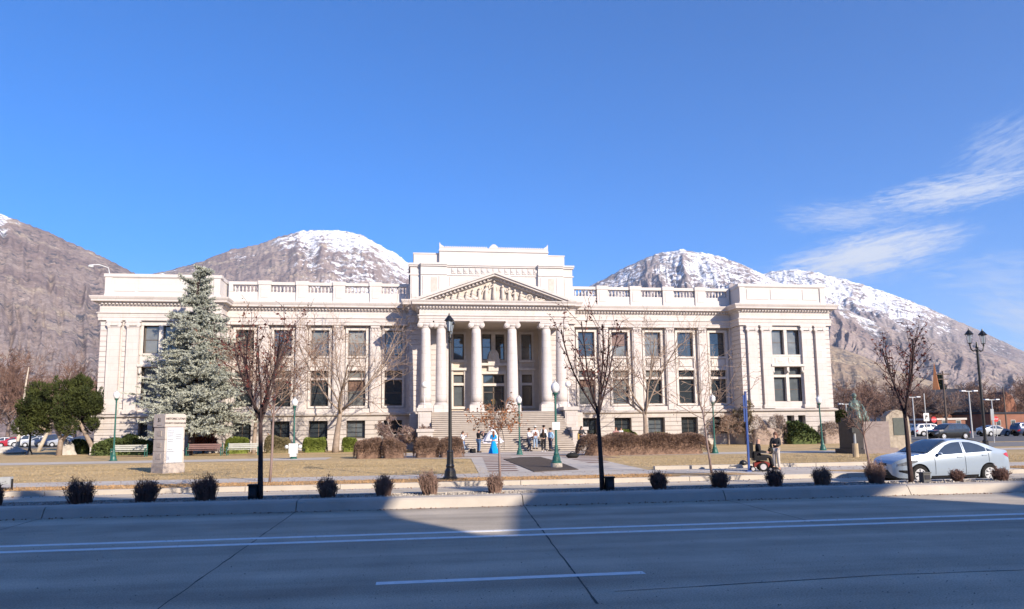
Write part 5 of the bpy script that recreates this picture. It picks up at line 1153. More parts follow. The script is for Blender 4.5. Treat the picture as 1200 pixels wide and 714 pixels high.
for px, py, lab in ((842, 545, 'small dark dome light on the white kerb right of the spindly tree'), (671, 537, 'black bag lying at the end of the brown hedge')):
    p = atz(px, py, .15); Y = p[1]
    if 'bag' in lab:
        t = thing('black_bag', lab, 'bag', (p[0], Y, .15)); obj('bag', MB().ball((0, 0, .15), (.40, .25, .17), 12, 8), mat('black_cloth', (.012, .012, .012)), t, smooth=True); obj('strap', MB().tube([(-.2, 0, .27), (0, 0, .4), (.2, 0, .27)], .02, 5), mat('black_cloth', (.012, .012, .012)), t)
    else: t = thing('dome_light', lab, 'light', (p[0], 29.5, .30)); obj('dome', MB().ball((0, 0, .05), (.17, .14, .13), 12, 7), BLACK, t, smooth=True); obj('rim', MB().lathe([(.18, 0), (.18, .04)], n=14), BLACK, t)

# ================================================================== posts and signs on the right
BLUE = mat('blue_painted_post', (.02, .06, .24), .5, .1, 4)
t = thing('blue_sign_post', 'tall blue post by the kerb at the left of the man in the wheelchair', 'sign', aloc(877, 27.0)); obj('post', MB().box(-.036, .036, -.036, .036, 0, 3.15), BLUE, t); obj('side_plate', MB().box(-.11, -.037, -.012, .012, 1.95, 3.0), BLUE, t); obj('foot', MB().box(-.12, .12, -.1, .1, 0, .05), BLUE, t)
t = thing('litter_post', 'short tan and grey post beside the statue pedestal', 'post', aloc(1003, 36.8)); obj('sleeve', MB().lathe([(.16, -.05), (.15, .75)], n=12), mat('tan_sleeve', (.40, .32, .22)), t); obj('stem', MB().lathe([(.07, .74), (.06, 1.35)], n=10), mat('grey_metal', (.30, .32, .34), .5), t); obj('head', MB().box(-.22, .22, -.15, .15, 1.34, 1.62), mat('dark_metal', (.05, .05, .05)), t)

# ================================================================== bronze statue and monument
BRZ = mat('green_bronze', (.06, .085, .07), .55, .3, 3, .3, .5, .3, col2=(.20, .27, .24), detail=7)
sx = aty(1013, 533, 42.0)[0]-.25; t = thing('seated_statue', 'green bronze statue of a seated draped figure on a dark block', 'statue', (sx, 42.0, .15), R(2))
PED = mat('mauve_granite', (.22, .18, .175), .6, .15, 5, .1); PED2 = mat('dark_granite', (.035, .032, .035), .4, .2, 5)
m = MB().box(-.62, 1.75, -1.2, 1.2, -.1, .32).box(-.46, 1.35, -1.0, 1.0, .32, 1.95); obj('pedestal', m, PED, t); obj('side_block', MB().box(-1.0, -.47, -1.0, .6, .0, 1.95).box(-1.2, -.63, -1.3, .8, -.1, .28).box(-.95, -.55, -.8, .4, 1.95, 2.2), PED2, t)
m = MB()
m.tube([(0.05, 0, 2.05), (0, 0, 2.7), (.0, .05, 3.2), (-.02, .08, 3.75), (-.03, .05, 4.25)], [.62, .55, .48, .46, .30], 14); m.tube([(-.03, .05, 4.2), (-.03, .03, 4.45)], [.14, .13], 8); m.ball((-.03, 0, 4.66), (.19, .21, .26), 12, 8); m.ball((-.03, .06, 4.72), (.21, .2, .24), 10, 7)
for s in (-1, 1):
    m.tube([(s*.36-.03, .05, 4.1), (s*.58, -.1, 3.65), (s*.5, -.5, 3.3), (s*.28, -.72, 3.25)], [.17, .16, .13, .09], 9); m.tube([(s*.22, 0, 3.05), (s*.34, -.7, 3.0), (s*.36, -.85, 2.5), (s*.4, -.95, 2.1)], [.3, .27, .22, .22], 10)
for i in range(9): a = i/8*math.pi; m.tube([(.55*math.cos(a)+.05, -.35-.35*math.sin(a), 3.0), (.68*math.cos(a)+.05, -.45-.5*math.sin(a), 2.5), (.72*math.cos(a)+.05, -.5-.55*math.sin(a), 2.05)], [.10, .11, .09], 6)
m.v = [(-.15+x*.68, y*.68, 1.95+(z-2.05)*.62) for x, y, z in m.v]; obj('seated_figure', m, BRZ, t, smooth=True); m = MB().box(-.5, .5, .1, .6, 2.05, 3.5); m.box(.5, .95, -.5, .4, 2.05, 2.6).ball((.75, -.1, 2.75), (.3, .35, .28), 10, 7); m.v = [(-.15+x*.68, y*.68, 1.95+(z-2.05)*.62) for x, y, z in m.v]; obj('chair', m, BRZ, t)
mx_ = aty(1052, 533, 47.0)[0]; t = thing('stone_monument', 'upright rough tan stone slab with a dark plaque right of the statue', 'monument', (mx_, 47, .15)); rs = random.Random(9)
m = MB(); o = [(-.95, 0), (.9, 0), (.95, 1.2), (.8, 2.2), (.55, 2.62), (0, 2.78), (-.5, 2.7), (-.85, 2.3), (-1.0, 1.3)]; m.poly_y([(x+rs.uniform(-.05, .05), z-(.1 if z == 0 else 0)) for x, z in o], -.3, .3); obj('slab', m, mat('rough_tan_stone', (.34, .29, .23), .9, .25, 5, .8), t); obj('plaque', MB().box(-.4, .5, -.34, -.29, 1.0, 2.2), mat('dark_plaque', (.09, .10, .09)), t)
def rock(px, Y, w_, h, label, seed, pts=None, colr=None):
    t = thing('rock', label, 'rock', aloc(px, Y, .1)); rs = random.Random(seed); m = MB()
    bm = bmesh.new(); bmesh.ops.create_icosphere(bm, subdivisions=3, radius=1)
    for v in bm.verts:
        n = v.co.normalized(); k = 1+.12*math.sin(n.x*4+seed)*math.cos(n.y*5)+.08*math.sin(n.z*9+seed); v.co = Vector((n.x*w_/2*k*(1-.55*max(0, n.z) if h > w_*.8 else 1), n.y*w_*.35*k, n.z*h*k))
    bm.verts.ensure_lookup_table(); m.add([tuple(v.co) for v in bm.verts], [tuple(v.index for v in f.verts) for f in bm.faces]); bm.free()
    obj('stone', m, colr or mat('pale_rock', (.44, .41, .37), .9, .2, 3, .8), t); return t
rock(77, 67.5, 1.75, 1.45, 'upright pointed pale grey rock left of the courthouse corner', 3); rock(6, 74, 3.6, .75, 'low wide pale boulder at the left edge of the lawn', 5); rock(100, 71, 2.6, 1.3, 'tan low boulder behind the pointed rock', 6, colr=mat('tan_rock', (.42, .36, .27), .9, .2, 3, .8))

# ================================================================== cars
TY = mat('tyre_rubber', (.015, .015, .016), .85); RIM = mat('silver_rim', (.62, .63, .65), .35, .1, 8, 0, .5, .15); DK = mat('black_plastic', (.012, .012, .014), .5)
CGL = glass('car_glass', (.045, .055, .062), 2.0, .04); HL = mat('headlight_glass', (.22, .24, .27), .1, .5, 14, 0, .6, .3); TL = mat('red_tail_lamp', (.45, .012, .02), .2, .15, 12, 0, .6)
def interp(t_, P): return float(np.interp(t_, [p[0] for p in P], [p[1] for p in P]))
def car(label, loc, rz, paint, K, group=None, name='parked_car', detail=True):
    """K: L,W,top profile (x,z), belt line, bottom, wheels (x front, x rear), wheel radius, roof spans. x runs from the nose (0) to the tail (L)."""
    t = thing(name, label, 'car', loc, rz, group); L, W = K['L'], K['W']; hb = W/2; wf, wr, rw_ = K['wf'], K['wr'], K['r']
    zb = lambda x: interp(x, K['bottom']); zt = lambda x: interp(x, K['top']); belt = lambda x: min(interp(x, K['belt']), zt(x)-.015)
    def arch(x):
        z = zb(x)
        for c in (wf, wr):
            d = abs(x-c); ra = rw_+.055
            if d < ra: z = max(z, K['r']+math.sqrt(ra*ra-d*d)-.01)
        return z
    def plan(x): return hb*interp(x/L, [(0, .58), (.02, .74), (.05, .86), (.1, .95), (.2, .995), (.5, 1), (.8, .98), (.92, .90), (.97, .80), (1, .66)])
    def yy(x, z):
        b = belt(x); p = plan(x)
        if z <= b:
            u = (z-zb(x))/max(.05, b-zb(x)); return p*(1-.055*(1-min(1, u/.45))**2-.035*max(0, (u-.62)/.38)**2)
        u = (z-b)/max(.05, K['roof']-b); return p*(.965-.20*u-.05*u*u)
    xs = sorted(set([L*i/88 for i in range(89)]+[c+s*(rw_+.055)*f for c in (wf, wr) for s in (-1, 1) for f in (1, .97, .9, .75, .5, .25)]))
    NS = 9; NT = 4; NR = 4; sec = []
    for x in xs:
        a = arch(x); b = belt(x); b = max(b, a+.02); tz = max(zt(x), b+.01); row = []
        for i in range(NS): z = a+(b-a)*i/(NS-1); row.append((yy(x, z), z))
        ye = yy(x, tz); hgt = tz-b
        for i in range(1, NT+1): z = b+(hgt)*.93*i/NT; row.append((yy(x, z), z))
        y0 = row[-1][0]
        for i in range(1, NR+1): u = i/NR; row.append((y0*(1-u), b+hgt*(.93+.07*math.sin(min(1, u*2.2)*math.pi/2))))
        sec.append([(x, y, z) for y, z in row])
    n = len(sec[0]); m = MB()
    for s in (1, -1):
        vs = [(x-L/2, -s*y, z) for r_ in sec for x, y, z in r_]; fs = []
        for i in range(len(xs)-1):
            for j in range(n-1):
                q = (i*n+j, (i+1)*n+j, (i+1)*n+j+1, i*n+j+1); fs.append(q if s > 0 else q[::-1])
        fs.append(tuple(range(n)) if s < 0 else tuple(range(n-1, -1, -1))); e = (len(xs)-1)*n; fs.append(tuple(e+k for k in range(n)) if s > 0 else tuple(e+k for k in range(n-1, -1, -1)))
        m.add(vs, fs)
    body = obj('body', m, paint, t, smooth=True)
    md = body.modifiers.new('edge', 'EDGE_SPLIT'); md.split_angle = R(38)
    obj('underbody', MB().box(-L/2+.25, L/2-.25, -hb+.16, hb-.16, .17, .34), DK, t)
    for c in (wf, wr):
        for s in (-1, 1):
            ins = MB().lathe([(rw_+.05, 0), (rw_+.05, .26)], n=20); obj('wheel_well', MB().add([(c-L/2+a, s*(hb-.30)+b_*s*.8, rw_+g_) for a, g_, b_ in ins.v], ins.f), DK, t)
            wl = bpy.data.objects.new('wheel', None); COL.objects.link(wl); wl.parent = t; wl.location = (c-L/2, s*(hb-.11), rw_)
            ty = MB().lathe([(rw_*.62, -.05), (rw_*.64, -.10), (rw_*.9, -.105), (rw_, -.08), (rw_, .08), (rw_*.9, .105), (rw_*.64, .10), (rw_*.62, .05)], n=28, cap=False); obj('tyre', MB().add([(a, g_, b_) for a, b_, g_ in ty.v], ty.f), TY, wl, smooth=False)
            rm = MB().lathe([(rw_*.64, -.085), (rw_*.64, -.10), (rw_*.58, -.10), (rw_*.57, -.05)], n=28, cap=False); R2 = MB().add([(a, g_*-s*-1, b_) for a, b_, g_ in rm.v], rm.f)
            R2 = MB(); R2.add([(a, s*-g_, b_) for a, b_, g_ in rm.v], rm.f)
            ns_ = K.get('spokes', 6)
            for k in range(ns_):
                a = 2*math.pi*k/ns_+.3
                for da in (-.16, .16): R2.tube([(.05*math.cos(a), s*.085, .05*math.sin(a)), (rw_*.6*math.cos(a+da), s*.085, rw_*.6*math.sin(a+da))], [.026, .030], 5)
            hub = MB().lathe([(.07, -.09), (.06, -.1), (.02, -.105)], n=12); R2.add([(a, s*-g_, b_) for a, b_, g_ in hub.v], hub.f); obj('rim', R2, RIM, wl)
    def side_patch(poly_lo, poly_hi, x0, x1, nx, nz_, off, m=None, sides=(-1, 1)):
        m = m or MB()
        for s in sides:
            vs = []; fs = []
            for i in range(nx+1):
                x = x0+(x1-x0)*i/nx; a, b = poly_lo(x), poly_hi(x)
                for j in range(nz_+1): z = a+(b-a)*j/nz_; vs.append((x-L/2, s*(yy(x, z)+off), z))
            for i in range(nx):
                for j in range(nz_): k = i*(nz_+1)+j; q = (k, k+nz_+1, k+nz_+2, k+1); fs.append(q if s < 0 else q[::-1])
            m.add(vs, fs)
        return m
    for (x0, x1, lo, hi) in K['windows']:
        for s_ in (-1, 1): obj('side_window', side_patch(lambda x: interp(x, lo), lambda x: max(interp(x, lo)+.004, interp(x, hi)), x0, x1, 14, 4, .006, None, (s_,)), CGL, t)
    for nm, (x0, x1, f) in (('windscreen', K['ws']), ('rear_window', K['rw'])):
        g = MB(); vs = []; fs = []; nx, ny = 8, 10
        for i in range(nx+1):
            x = x0+(x1-x0)*i/nx; z = zt(x)
            for j in range(ny+1): u = -1+2*j/ny; y = u*(yy(x, zt(x)*.93+belt(x)*.07)-.05); b = belt(x); h = z-b; k = 1-abs(u); vs.append((x-L/2, y, b+h*(.93+.07*math.sin(min(1, (k+.12)*2.2)*math.pi/2))+.022))
        for i in range(nx):
            for j in range(ny): k = i*(ny+1)+j; fs.append((k, k+ny+1, k+ny+2, k+1))
        g.add(vs, fs); obj(nm, g, CGL, t, smooth=True)
    if not detail: 
        for s_ in (-1, 1): obj('headlight', side_patch(lambda x: belt(x)-.2, lambda x: belt(x)-.06, .03, .3, 4, 2, .006, None, (s_,)), HL, t); obj('taillight', side_patch(lambda x: belt(x)-.26, lambda x: belt(x)-.08, L-.28, L-.02, 4, 2, .006, None, (s_,)), TL, t)
        return t
    for (x0, x1, lo, hi, nm, mt_) in K['patches']:
        for s_ in (-1, 1): obj(nm, side_patch(lambda x: interp(x, lo), lambda x: interp(x, hi), x0, x1, 10, 3, .007, None, (s_,)), mt_, t)
    for s_ in (-1, 1):      # door shut lines and sill trim
        for xd, z0, z1 in K['seams']: obj('door_seam', side_patch(lambda x: z0, lambda x: z1, xd, xd+.014, 1, 8, .006, None, (s_,)), mat('seam_gap', (.03, .035, .045), .6), t)
        obj('sill_trim', side_patch(lambda x: zb(x)+.005, lambda x: zb(x)+.07, wf+rw_+.10, wr-rw_-.10, 12, 1, .008, None, (s_,)), DK, t)
    for s_ in (-1, 1):
        for x0, z in K['handles']: obj('door_handle', side_patch(lambda x: z, lambda x: z+.035, x0, x0+.2, 3, 2, .028, None, (s_,)), DK if False else paint, t)
    for s in (-1, 1):
        x, z = K['mirror']; mr_ = obj('mirror', MB().ball((x-L/2, s*(hb+.05), z), (.06, .09, .055), 12, 8).box(x-L/2-.02, x-L/2+.03, min(s*(hb-.16), s*hb), max(s*(hb-.16), s*hb), z-.05, z-.02), paint, t, smooth=True)
    for (y0, y1, z0, z1, x, nm, mt_) in K['front']: 
        vs = []; fs = []; ny = 10
        for j in range(ny+1):
            y = y0+(y1-y0)*j/ny; fx = x+.42*(abs(y)/hb)**2.6
            vs += [(fx-L/2-.012, y, z0), (fx-L/2-.002, y, z1)]
        for j in range(ny): fs.append((2*j, 2*j+2, 2*j+3, 2*j+1))
        obj(nm, MB().add([(a-.004, b, c) for a, b, c in vs], fs), mt_, t)
    return t
SED = dict(L=4.37, W=1.66, roof=1.45, r=.315, wf=.77, wr=3.36, spokes=7,
    top=[(0, .66), (.04, .72), (.12, .78), (.35, .865), (.7, .935), (1.05, .985), (1.12, 1.0), (1.5, 1.21), (1.8, 1.355), (2.05, 1.43), (2.35, 1.452), (2.7, 1.445), (3.05, 1.39), (3.35, 1.29), (3.65, 1.165), (3.85, 1.10), (4.1, 1.07), (4.28, 1.045), (4.34, .96), (4.37, .80)],
    belt=[(0, .60), (.1, .70), (.5, .80), (1.0, .86), (1.5, .895), (2.5, .955), (3.4, 1.005), (4.1, .98), (4.37, .72)], bottom=[(0, .30), (.12, .22), (.5, .20), (1.2, .21), (3, .23), (3.9, .25), (4.25, .30), (4.37, .42)],
    windows=[(1.42, 2.42, [(1.42, .93), (1.55, .94), (2.42, .985)], [(1.42, .935), (1.6, 1.10), (1.85, 1.25), (2.1, 1.33), (2.42, 1.352)]), (2.52, 3.30, [(2.52, .99), (3.30, 1.03)], [(2.52, 1.352), (2.8, 1.335), (3.1, 1.25), (3.30, 1.15)]), (3.33, 3.56, [(3.33, 1.032), (3.56, 1.045)], [(3.33, 1.14), (3.56, 1.05)])],
    ws=(1.14, 1.98, 0), rw=(3.0, 3.74, 0),
    patches=[(.10, .72, [(.10, .60), (.4, .63), (.72, .735)], [(.10, .66), (.35, .745), (.72, .80)], 'headlight', HL), (3.98, 4.355, [(3.98, .93), (4.1, .86), (4.355, .80)], [(3.98, .94), (4.15, .985), (4.355, .945)], 'taillight', TL), (.12, .42, [(.12, .42), (.42, .34)], [(.12, .47), (.42, .47)], 'fog_recess', DK)],
    seams=[(1.33, .32, .90), (2.46, .32, 1.36), (3.36, .70, 1.0)], handles=[(2.18, .86), (3.12, .90)], mirror=(1.50, .98),
    front=[(-.42, .42, .60, .68, 0.0, 'grille', DK), (-.45, .45, .30, .46, .0, 'air_intake', DK), (-.26, .26, .47, .57, -.02, 'number_plate', mat('number_plate', (.5, .5, .5)))])
SUV = dict(SED); SUV.update(L=4.75, W=1.86, roof=1.78, r=.37, wf=.92, wr=3.75, top=[(0, .85), (.08, .98), (.5, 1.06), (1.1, 1.12), (1.55, 1.45), (1.85, 1.68), (2.3, 1.76), (3.6, 1.75), (4.2, 1.68), (4.5, 1.4), (4.68, 1.1), (4.75, .9)], belt=[(0, .75), (.5, .98), (1.5, 1.04), (4.2, 1.1), (4.75, .85)], bottom=[(0, .4), (.3, .3), (4.4, .32), (4.75, .48)],
    windows=[(1.55, 2.55, [(1.55, 1.08), (2.55, 1.12)], [(1.55, 1.09), (1.9, 1.58), (2.55, 1.66)]), (2.63, 3.5, [(2.63, 1.12), (3.5, 1.14)], [(2.63, 1.66), (3.5, 1.65)]), (3.56, 4.25, [(3.56, 1.14), (4.25, 1.16)], [(3.56, 1.64), (4.1, 1.56), (4.25, 1.25)])], ws=(1.18, 1.78, 0), rw=(4.25, 4.6, 0))
def paint(name, c, metal=.3): 
    m = mat(name, c, .28, .02, .5, 0, .5, metal); m.node_tree.nodes['Principled BSDF'].inputs['Coat Weight'].default_value = .7; m.node_tree.nodes['Principled BSDF'].inputs['Coat Roughness'].default_value = .05; return m
SV = paint('silver_blue_paint', (.34, .41, .50), .2)
fr = aty(1029, 560, 21.0)[0]; fx = float(aty(1077, 560, 21.2)[0])-.77
silver = car('silver-blue four-door sedan driving behind the rightmost median tree', (fx+4.37/2, 22.0, 0), R(0), SV, SED, name='sedan'); silver.scale = (.955, .98, .99)
# reflections aside, the driver
WHT = paint('white_paint', (.62, .62, .63), 0); GRY = paint('grey_paint', (.22, .23, .25)); DBL = paint('dark_blue_paint', (.03, .045, .10)); RED = paint('red_paint', (.35, .02, .03), 0); BLK = paint('black_paint', (.02, .02, .022)); SIL = paint('silver_paint', (.45, .46, .47))
def far_car(px, py, Y, pt, K, label, rz=0, grp=None, sc=1):
    q = aty(px, py, Y); c = car(label, (q[0], Y, .15), rz, pt, K, grp, detail=False); return c
GR = 'cars parked across the lawn on the right'; GL2 = 'cars parked in the lot at the far left'
far_car(1112, 519, 72, BLK, SUV, 'large dark vehicle parked behind the roof of the silver sedan', R(6), GR)
far_car(1165, 518, 86, SIL, SED, 'silver car parked beyond the black lamp post', R(184), GR); far_car(1208, 519, 84, DBL, SUV, 'dark vehicle cut by the right edge of the picture', R(180), GR)
far_car(1040, 519, 98, WHT, SED, 'white car parked behind the stone monument', R(90), GR); far_car(1066, 519, 96, GRY, SUV, 'grey vehicle parked behind the crown of the rightmost median tree', R(80), GR); far_car(1090, 518, 92, WHT, SUV, 'white van-like vehicle parked left of the large dark one', R(175), GR)
for px, pt, K, lab, rz in ((3, WHT, SED, 'white car in the far left lot at the picture edge', 20), (17, RED, SED, 'red car in the far left lot', 12), (33, WHT, SUV, 'white tall car in the far left lot beside the red one', 15), (45, SIL, SED, 'silver car in the far left lot behind the birches', 10), (63, DBL, SUV, 'dark blue tall car in the far left lot under the evergreen', 5), (76, SIL, SED, 'silver car in the far left lot under the evergreen', 10), (93, DBL, SED, 'dark blue car in the far left lot near the courthouse corner', 8), (-14, DBL, SED, 'dark car in the far left lot beyond the picture edge', 8)):
    far_car(px, 521, 112, pt, K, lab, R(rz), GL2)
# ================================================================== distant buildings and poles on the right
BRK = mat('red_brick', (.26, .12, .08), .9, .15, .8, .2, extra=ashlar(.6, .25, .12, .02)); DRF = mat('dark_roof_shingle', (.035, .035, .045), .9, .2, 1); PLW = mat('pale_wall_trim', (.5, .46, .42), .8)
def bl(px, Y, py=515): q = aty(px, py, Y); return float(q[0])
xc = bl(1122, 165); t = thing('church', 'dark-roofed brick church with an orange steeple beyond the lawn', 'building', (xc, 165, .0))
m = MB(); m.poly_y([(-8, 0), (11, 0), (11, 5), (10, 5), (-8, 5)], 0, 18); obj('wall', m, BRK, t)
rf = MB(); rf.add([(-9.5, -1, 4.6), (11.2, -1, 4.6), (12.5, 9, 11.2), (-7.5, 9, 10.4), (-9.5, 19, 4.6), (11.2, 19, 4.6)], [(0, 1, 2, 3), (3, 2, 5, 4)]); obj('roof', rf, DRF, t)
obj('gable', MB().add([(11.1, -1, 0), (11.1, 19, 0), (11.1, 19, 4.6), (12.4, 9, 11.1), (11.1, -1, 4.6)], [(0, 1, 2, 3, 4)]).box(11.0, 16, -1.5, 4, 0, 6.2).poly_y([(11.0, 6.2), (16, 6.2), (15.2, 8.6), (13.4, 9.6)], -1.5, 4), BRK, t)
st = obj('steeple', MB().lathe([(1.25, 9), (1.1, 11.0), (.75, 13.0), (.05, 18.2)], (3.2, 10, 0), 4), mat('orange_copper', (.42, .17, .07), .7), t); obj('spire_tip', MB().lathe([(.06, 18), (.03, 19.3)], (3.2, 10, 0), 6), PLW, st)
m = MB()
for x in (-6, -3.4, -.8, 1.8, 4.4, 7): m.box(x, x+1.2, -.06, .02, 1.3, 3.2)
obj('window', m, GL[0], t)
def block(px0, px1, Y, h, label, mt, roofm=None, rows=1, cat='building', nm='low_building', gable=False):
    a, b = bl(px0, Y), bl(px1, Y); c = (a+b)/2; W = (b-a)/2; t = thing(nm, label, cat, (c, Y, 0)); obj('wall', MB().box(-W, W, 0, 12, 0, h), mt, t)
    if gable: obj('roof', MB().add([(-W-.5, -.6, h-.1), (W+.5, -.6, h-.1), (W+.5, 6, h+2.2), (-W-.5, 6, h+2.2), (-W-.5, 12.6, h-.1), (W+.5, 12.6, h-.1)], [(0, 1, 2, 3), (3, 2, 5, 4), (0, 3, 4), (1, 5, 2)]), roofm or DRF, t)
    else: obj('roof', MB().box(-W-.25, W+.25, -.25, 12.2, h, h+.4), roofm or PLW, t)
    n = max(1, int(W*2/3)); 
    for r_ in range(rows):
        for i in range(n): x = -W+(i+.5)*2*W/n; w_ = obj('window', MB().box(x-.6, x+.6, -.05, .02, 1.2+r_*3, 2.5+r_*3), PLW, t); obj('pane', MB().box(x-.5, x+.5, -.07, -.04, 1.3+r_*3, 2.4+r_*3), GL[0], w_)
block(1163, 1215, 150, 3.9, 'orange-red brick building at the right edge behind the parked cars', BRK, DRF, 1, gable=False); block(1100, 1133, 140, 2.6, 'low brick building with a pale roof band below the church', BRK, PLW, 1)
block(1052, 1064, 190, 4.5, 'small pale house with a grey gable roof behind the red tree', mat('pale_siding', (.5, .48, .46), .8), mat('blue_grey_roof', (.22, .26, .32), .8), 1, nm='house', gable=True); block(985, 1003, 170, 5.0, 'dark red building right behind the courthouse corner', BRK, DRF, 1)
def pole(px, Y, h, label, grp=None, arm=True):
    t = thing('utility_pole', label, 'pole', (bl(px, Y), Y, 0), 0, grp); obj('pole', MB().lathe([(.2, 0), (.13, h)], n=8), mat('weathered_wood', (.12, .09, .075), .9), t)
    if arm: obj('crossarm', MB().box(-1.3, 1.3, -.08, .08, h-.7, h-.5).box(-1.0, 1.0, -.1, .06, h-1.6, h-1.45), mat('weathered_wood', (.12, .09, .075), .9), t)
pole(1111, 120, 11.5, 'wooden utility pole with crossarms left of the church steeple'); pole(1181, 150, 10.2, 'wooden utility pole at the right of the tall black lamp', None, False)
GM = mat('pale_galvanised_metal', (.42, .43, .44), .5)
def lot_lamp(px, Y, h, label):
    t = thing('parking_lamp', label, 'street lamp', (bl(px, Y), Y, .1), 0, 'pale parking lot lamps on the right'); obj('pole', MB().lathe([(.10, 0), (.07, h)], n=8), GM, t); obj('crossarm', MB().box(-.9, .9, -.04, .04, h-.05, h+.05), GM, t)
    for s in (-1, 1): obj('lamp_head', MB().box(s*.8-.28, s*.8+.28, -.2, .2, h-.02, h+.12), mat('white_lamp_head', (.6, .62, .66), .5), t)
lot_lamp(1140, 78, 5.6, 'pale double-headed lot lamp just left of the tall black lamp'); lot_lamp(1166, 88, 4.9, 'pale double-headed lot lamp just right of the tall black lamp'); lot_lamp(994, 92, 4.6, 'pale double-headed lot lamp between the courthouse and the statue'); lot_lamp(1073, 90, 5.4, 'pale double-headed lot lamp behind the rightmost median tree')
t = thing('route_sign', 'white rectangular sign with dark mark on a thin pole above the dark vehicle', 'sign', (bl(1087, 62), 62, .15)); obj('post', MB().tube([(0, 0, 0), (0, 0, 4.6)], .045, 6), GM, t); obj('face', MB().box(-.28, .28, -.08, -.05, 2.0, 2.75), mat('white_sign_face', (.7, .7, .7), .5), t); obj('mark', MB().box(-.12, -.03, -.09, -.075, 2.15, 2.55).box(.0, .12, -.09, -.075, 2.35, 2.55).box(-.03, .08, -.09, -.075, 2.45, 2.5), INK, t)
for px, Y, lab in ((1096, 75, 'small red stop sign left of the dark parked vehicle'), (1169, 80, 'small red stop sign beyond the silver parked car')):
    t = thing('stop_sign', lab, 'sign', (bl(px, Y), Y, .15), 0, 'stop signs on the side street'); obj('post', MB().tube([(0, 0, 0), (0, 0, 2.2)], .035, 6), GM, t); o = [(.36*math.cos(R(22.5+45*i)), 2.2+.36*math.sin(R(22.5+45*i))) for i in range(8)]; f_ = obj('face', MB().poly_y(o, -.06, -.04), mat('stop_sign_red', (.5, .02, .025), .5), t); text_mesh('STOP', .24, .003, mat('white_sign_face', (.7, .7, .7), .5), 'lettering', f_, (0, -.065, 2.2), (R(90), 0, 0))
t = thing('sign_back', 'tall narrow grey sign on a post right of the black lamp', 'sign', (bl(1165, 58), 58, .15)); obj('post', MB().tube([(0, 0, 0), (0, 0, 3.0)], .04, 6), GM, t); obj('face', MB().box(-.16, .16, -.06, -.03, 2.0, 3.0), mat('grey_metal', (.30, .32, .34), .5), t)

# ================================================================== people
def skin(name, verts, edges, rad, mt, parent, roots=(0,), sub=1):
    me = bpy.data.meshes.new(name); me.from_pydata([tuple(v) for v in verts], edges, []); o = bpy.data.objects.new(name, me); COL.objects.link(o)
    s = o.modifiers.new('skin', 'SKIN'); s.use_smooth_shade = True; sd = o.modifiers.new('sub', 'SUBSURF'); sd.levels = sub; sd.render_levels = sub
    d = me.skin_vertices[0].data
    for i, r_ in enumerate(rad):
        if isinstance(r_, (int, float)): r_ = (r_, r_)
        d[i].radius = r_; d[i].use_root = i in roots
    bpy.context.view_layer.update(); me2 = bpy.data.meshes.new_from_object(o.evaluated_get(bpy.context.evaluated_depsgraph_get())); o.modifiers.clear(); o.data = me2; bpy.data.meshes.remove(me); me2.materials.clear(); me2.materials.append(mt)
    o.parent = parent; return o
SKN = mat('skin', (.50, .30, .22), .6, .05, 9)
def cloth(n, c): return mat(n, c, .85, .15, 9)
HAIRB = mat('dark_brown_hair', (.05, .028, .018), .6, .3, 30)
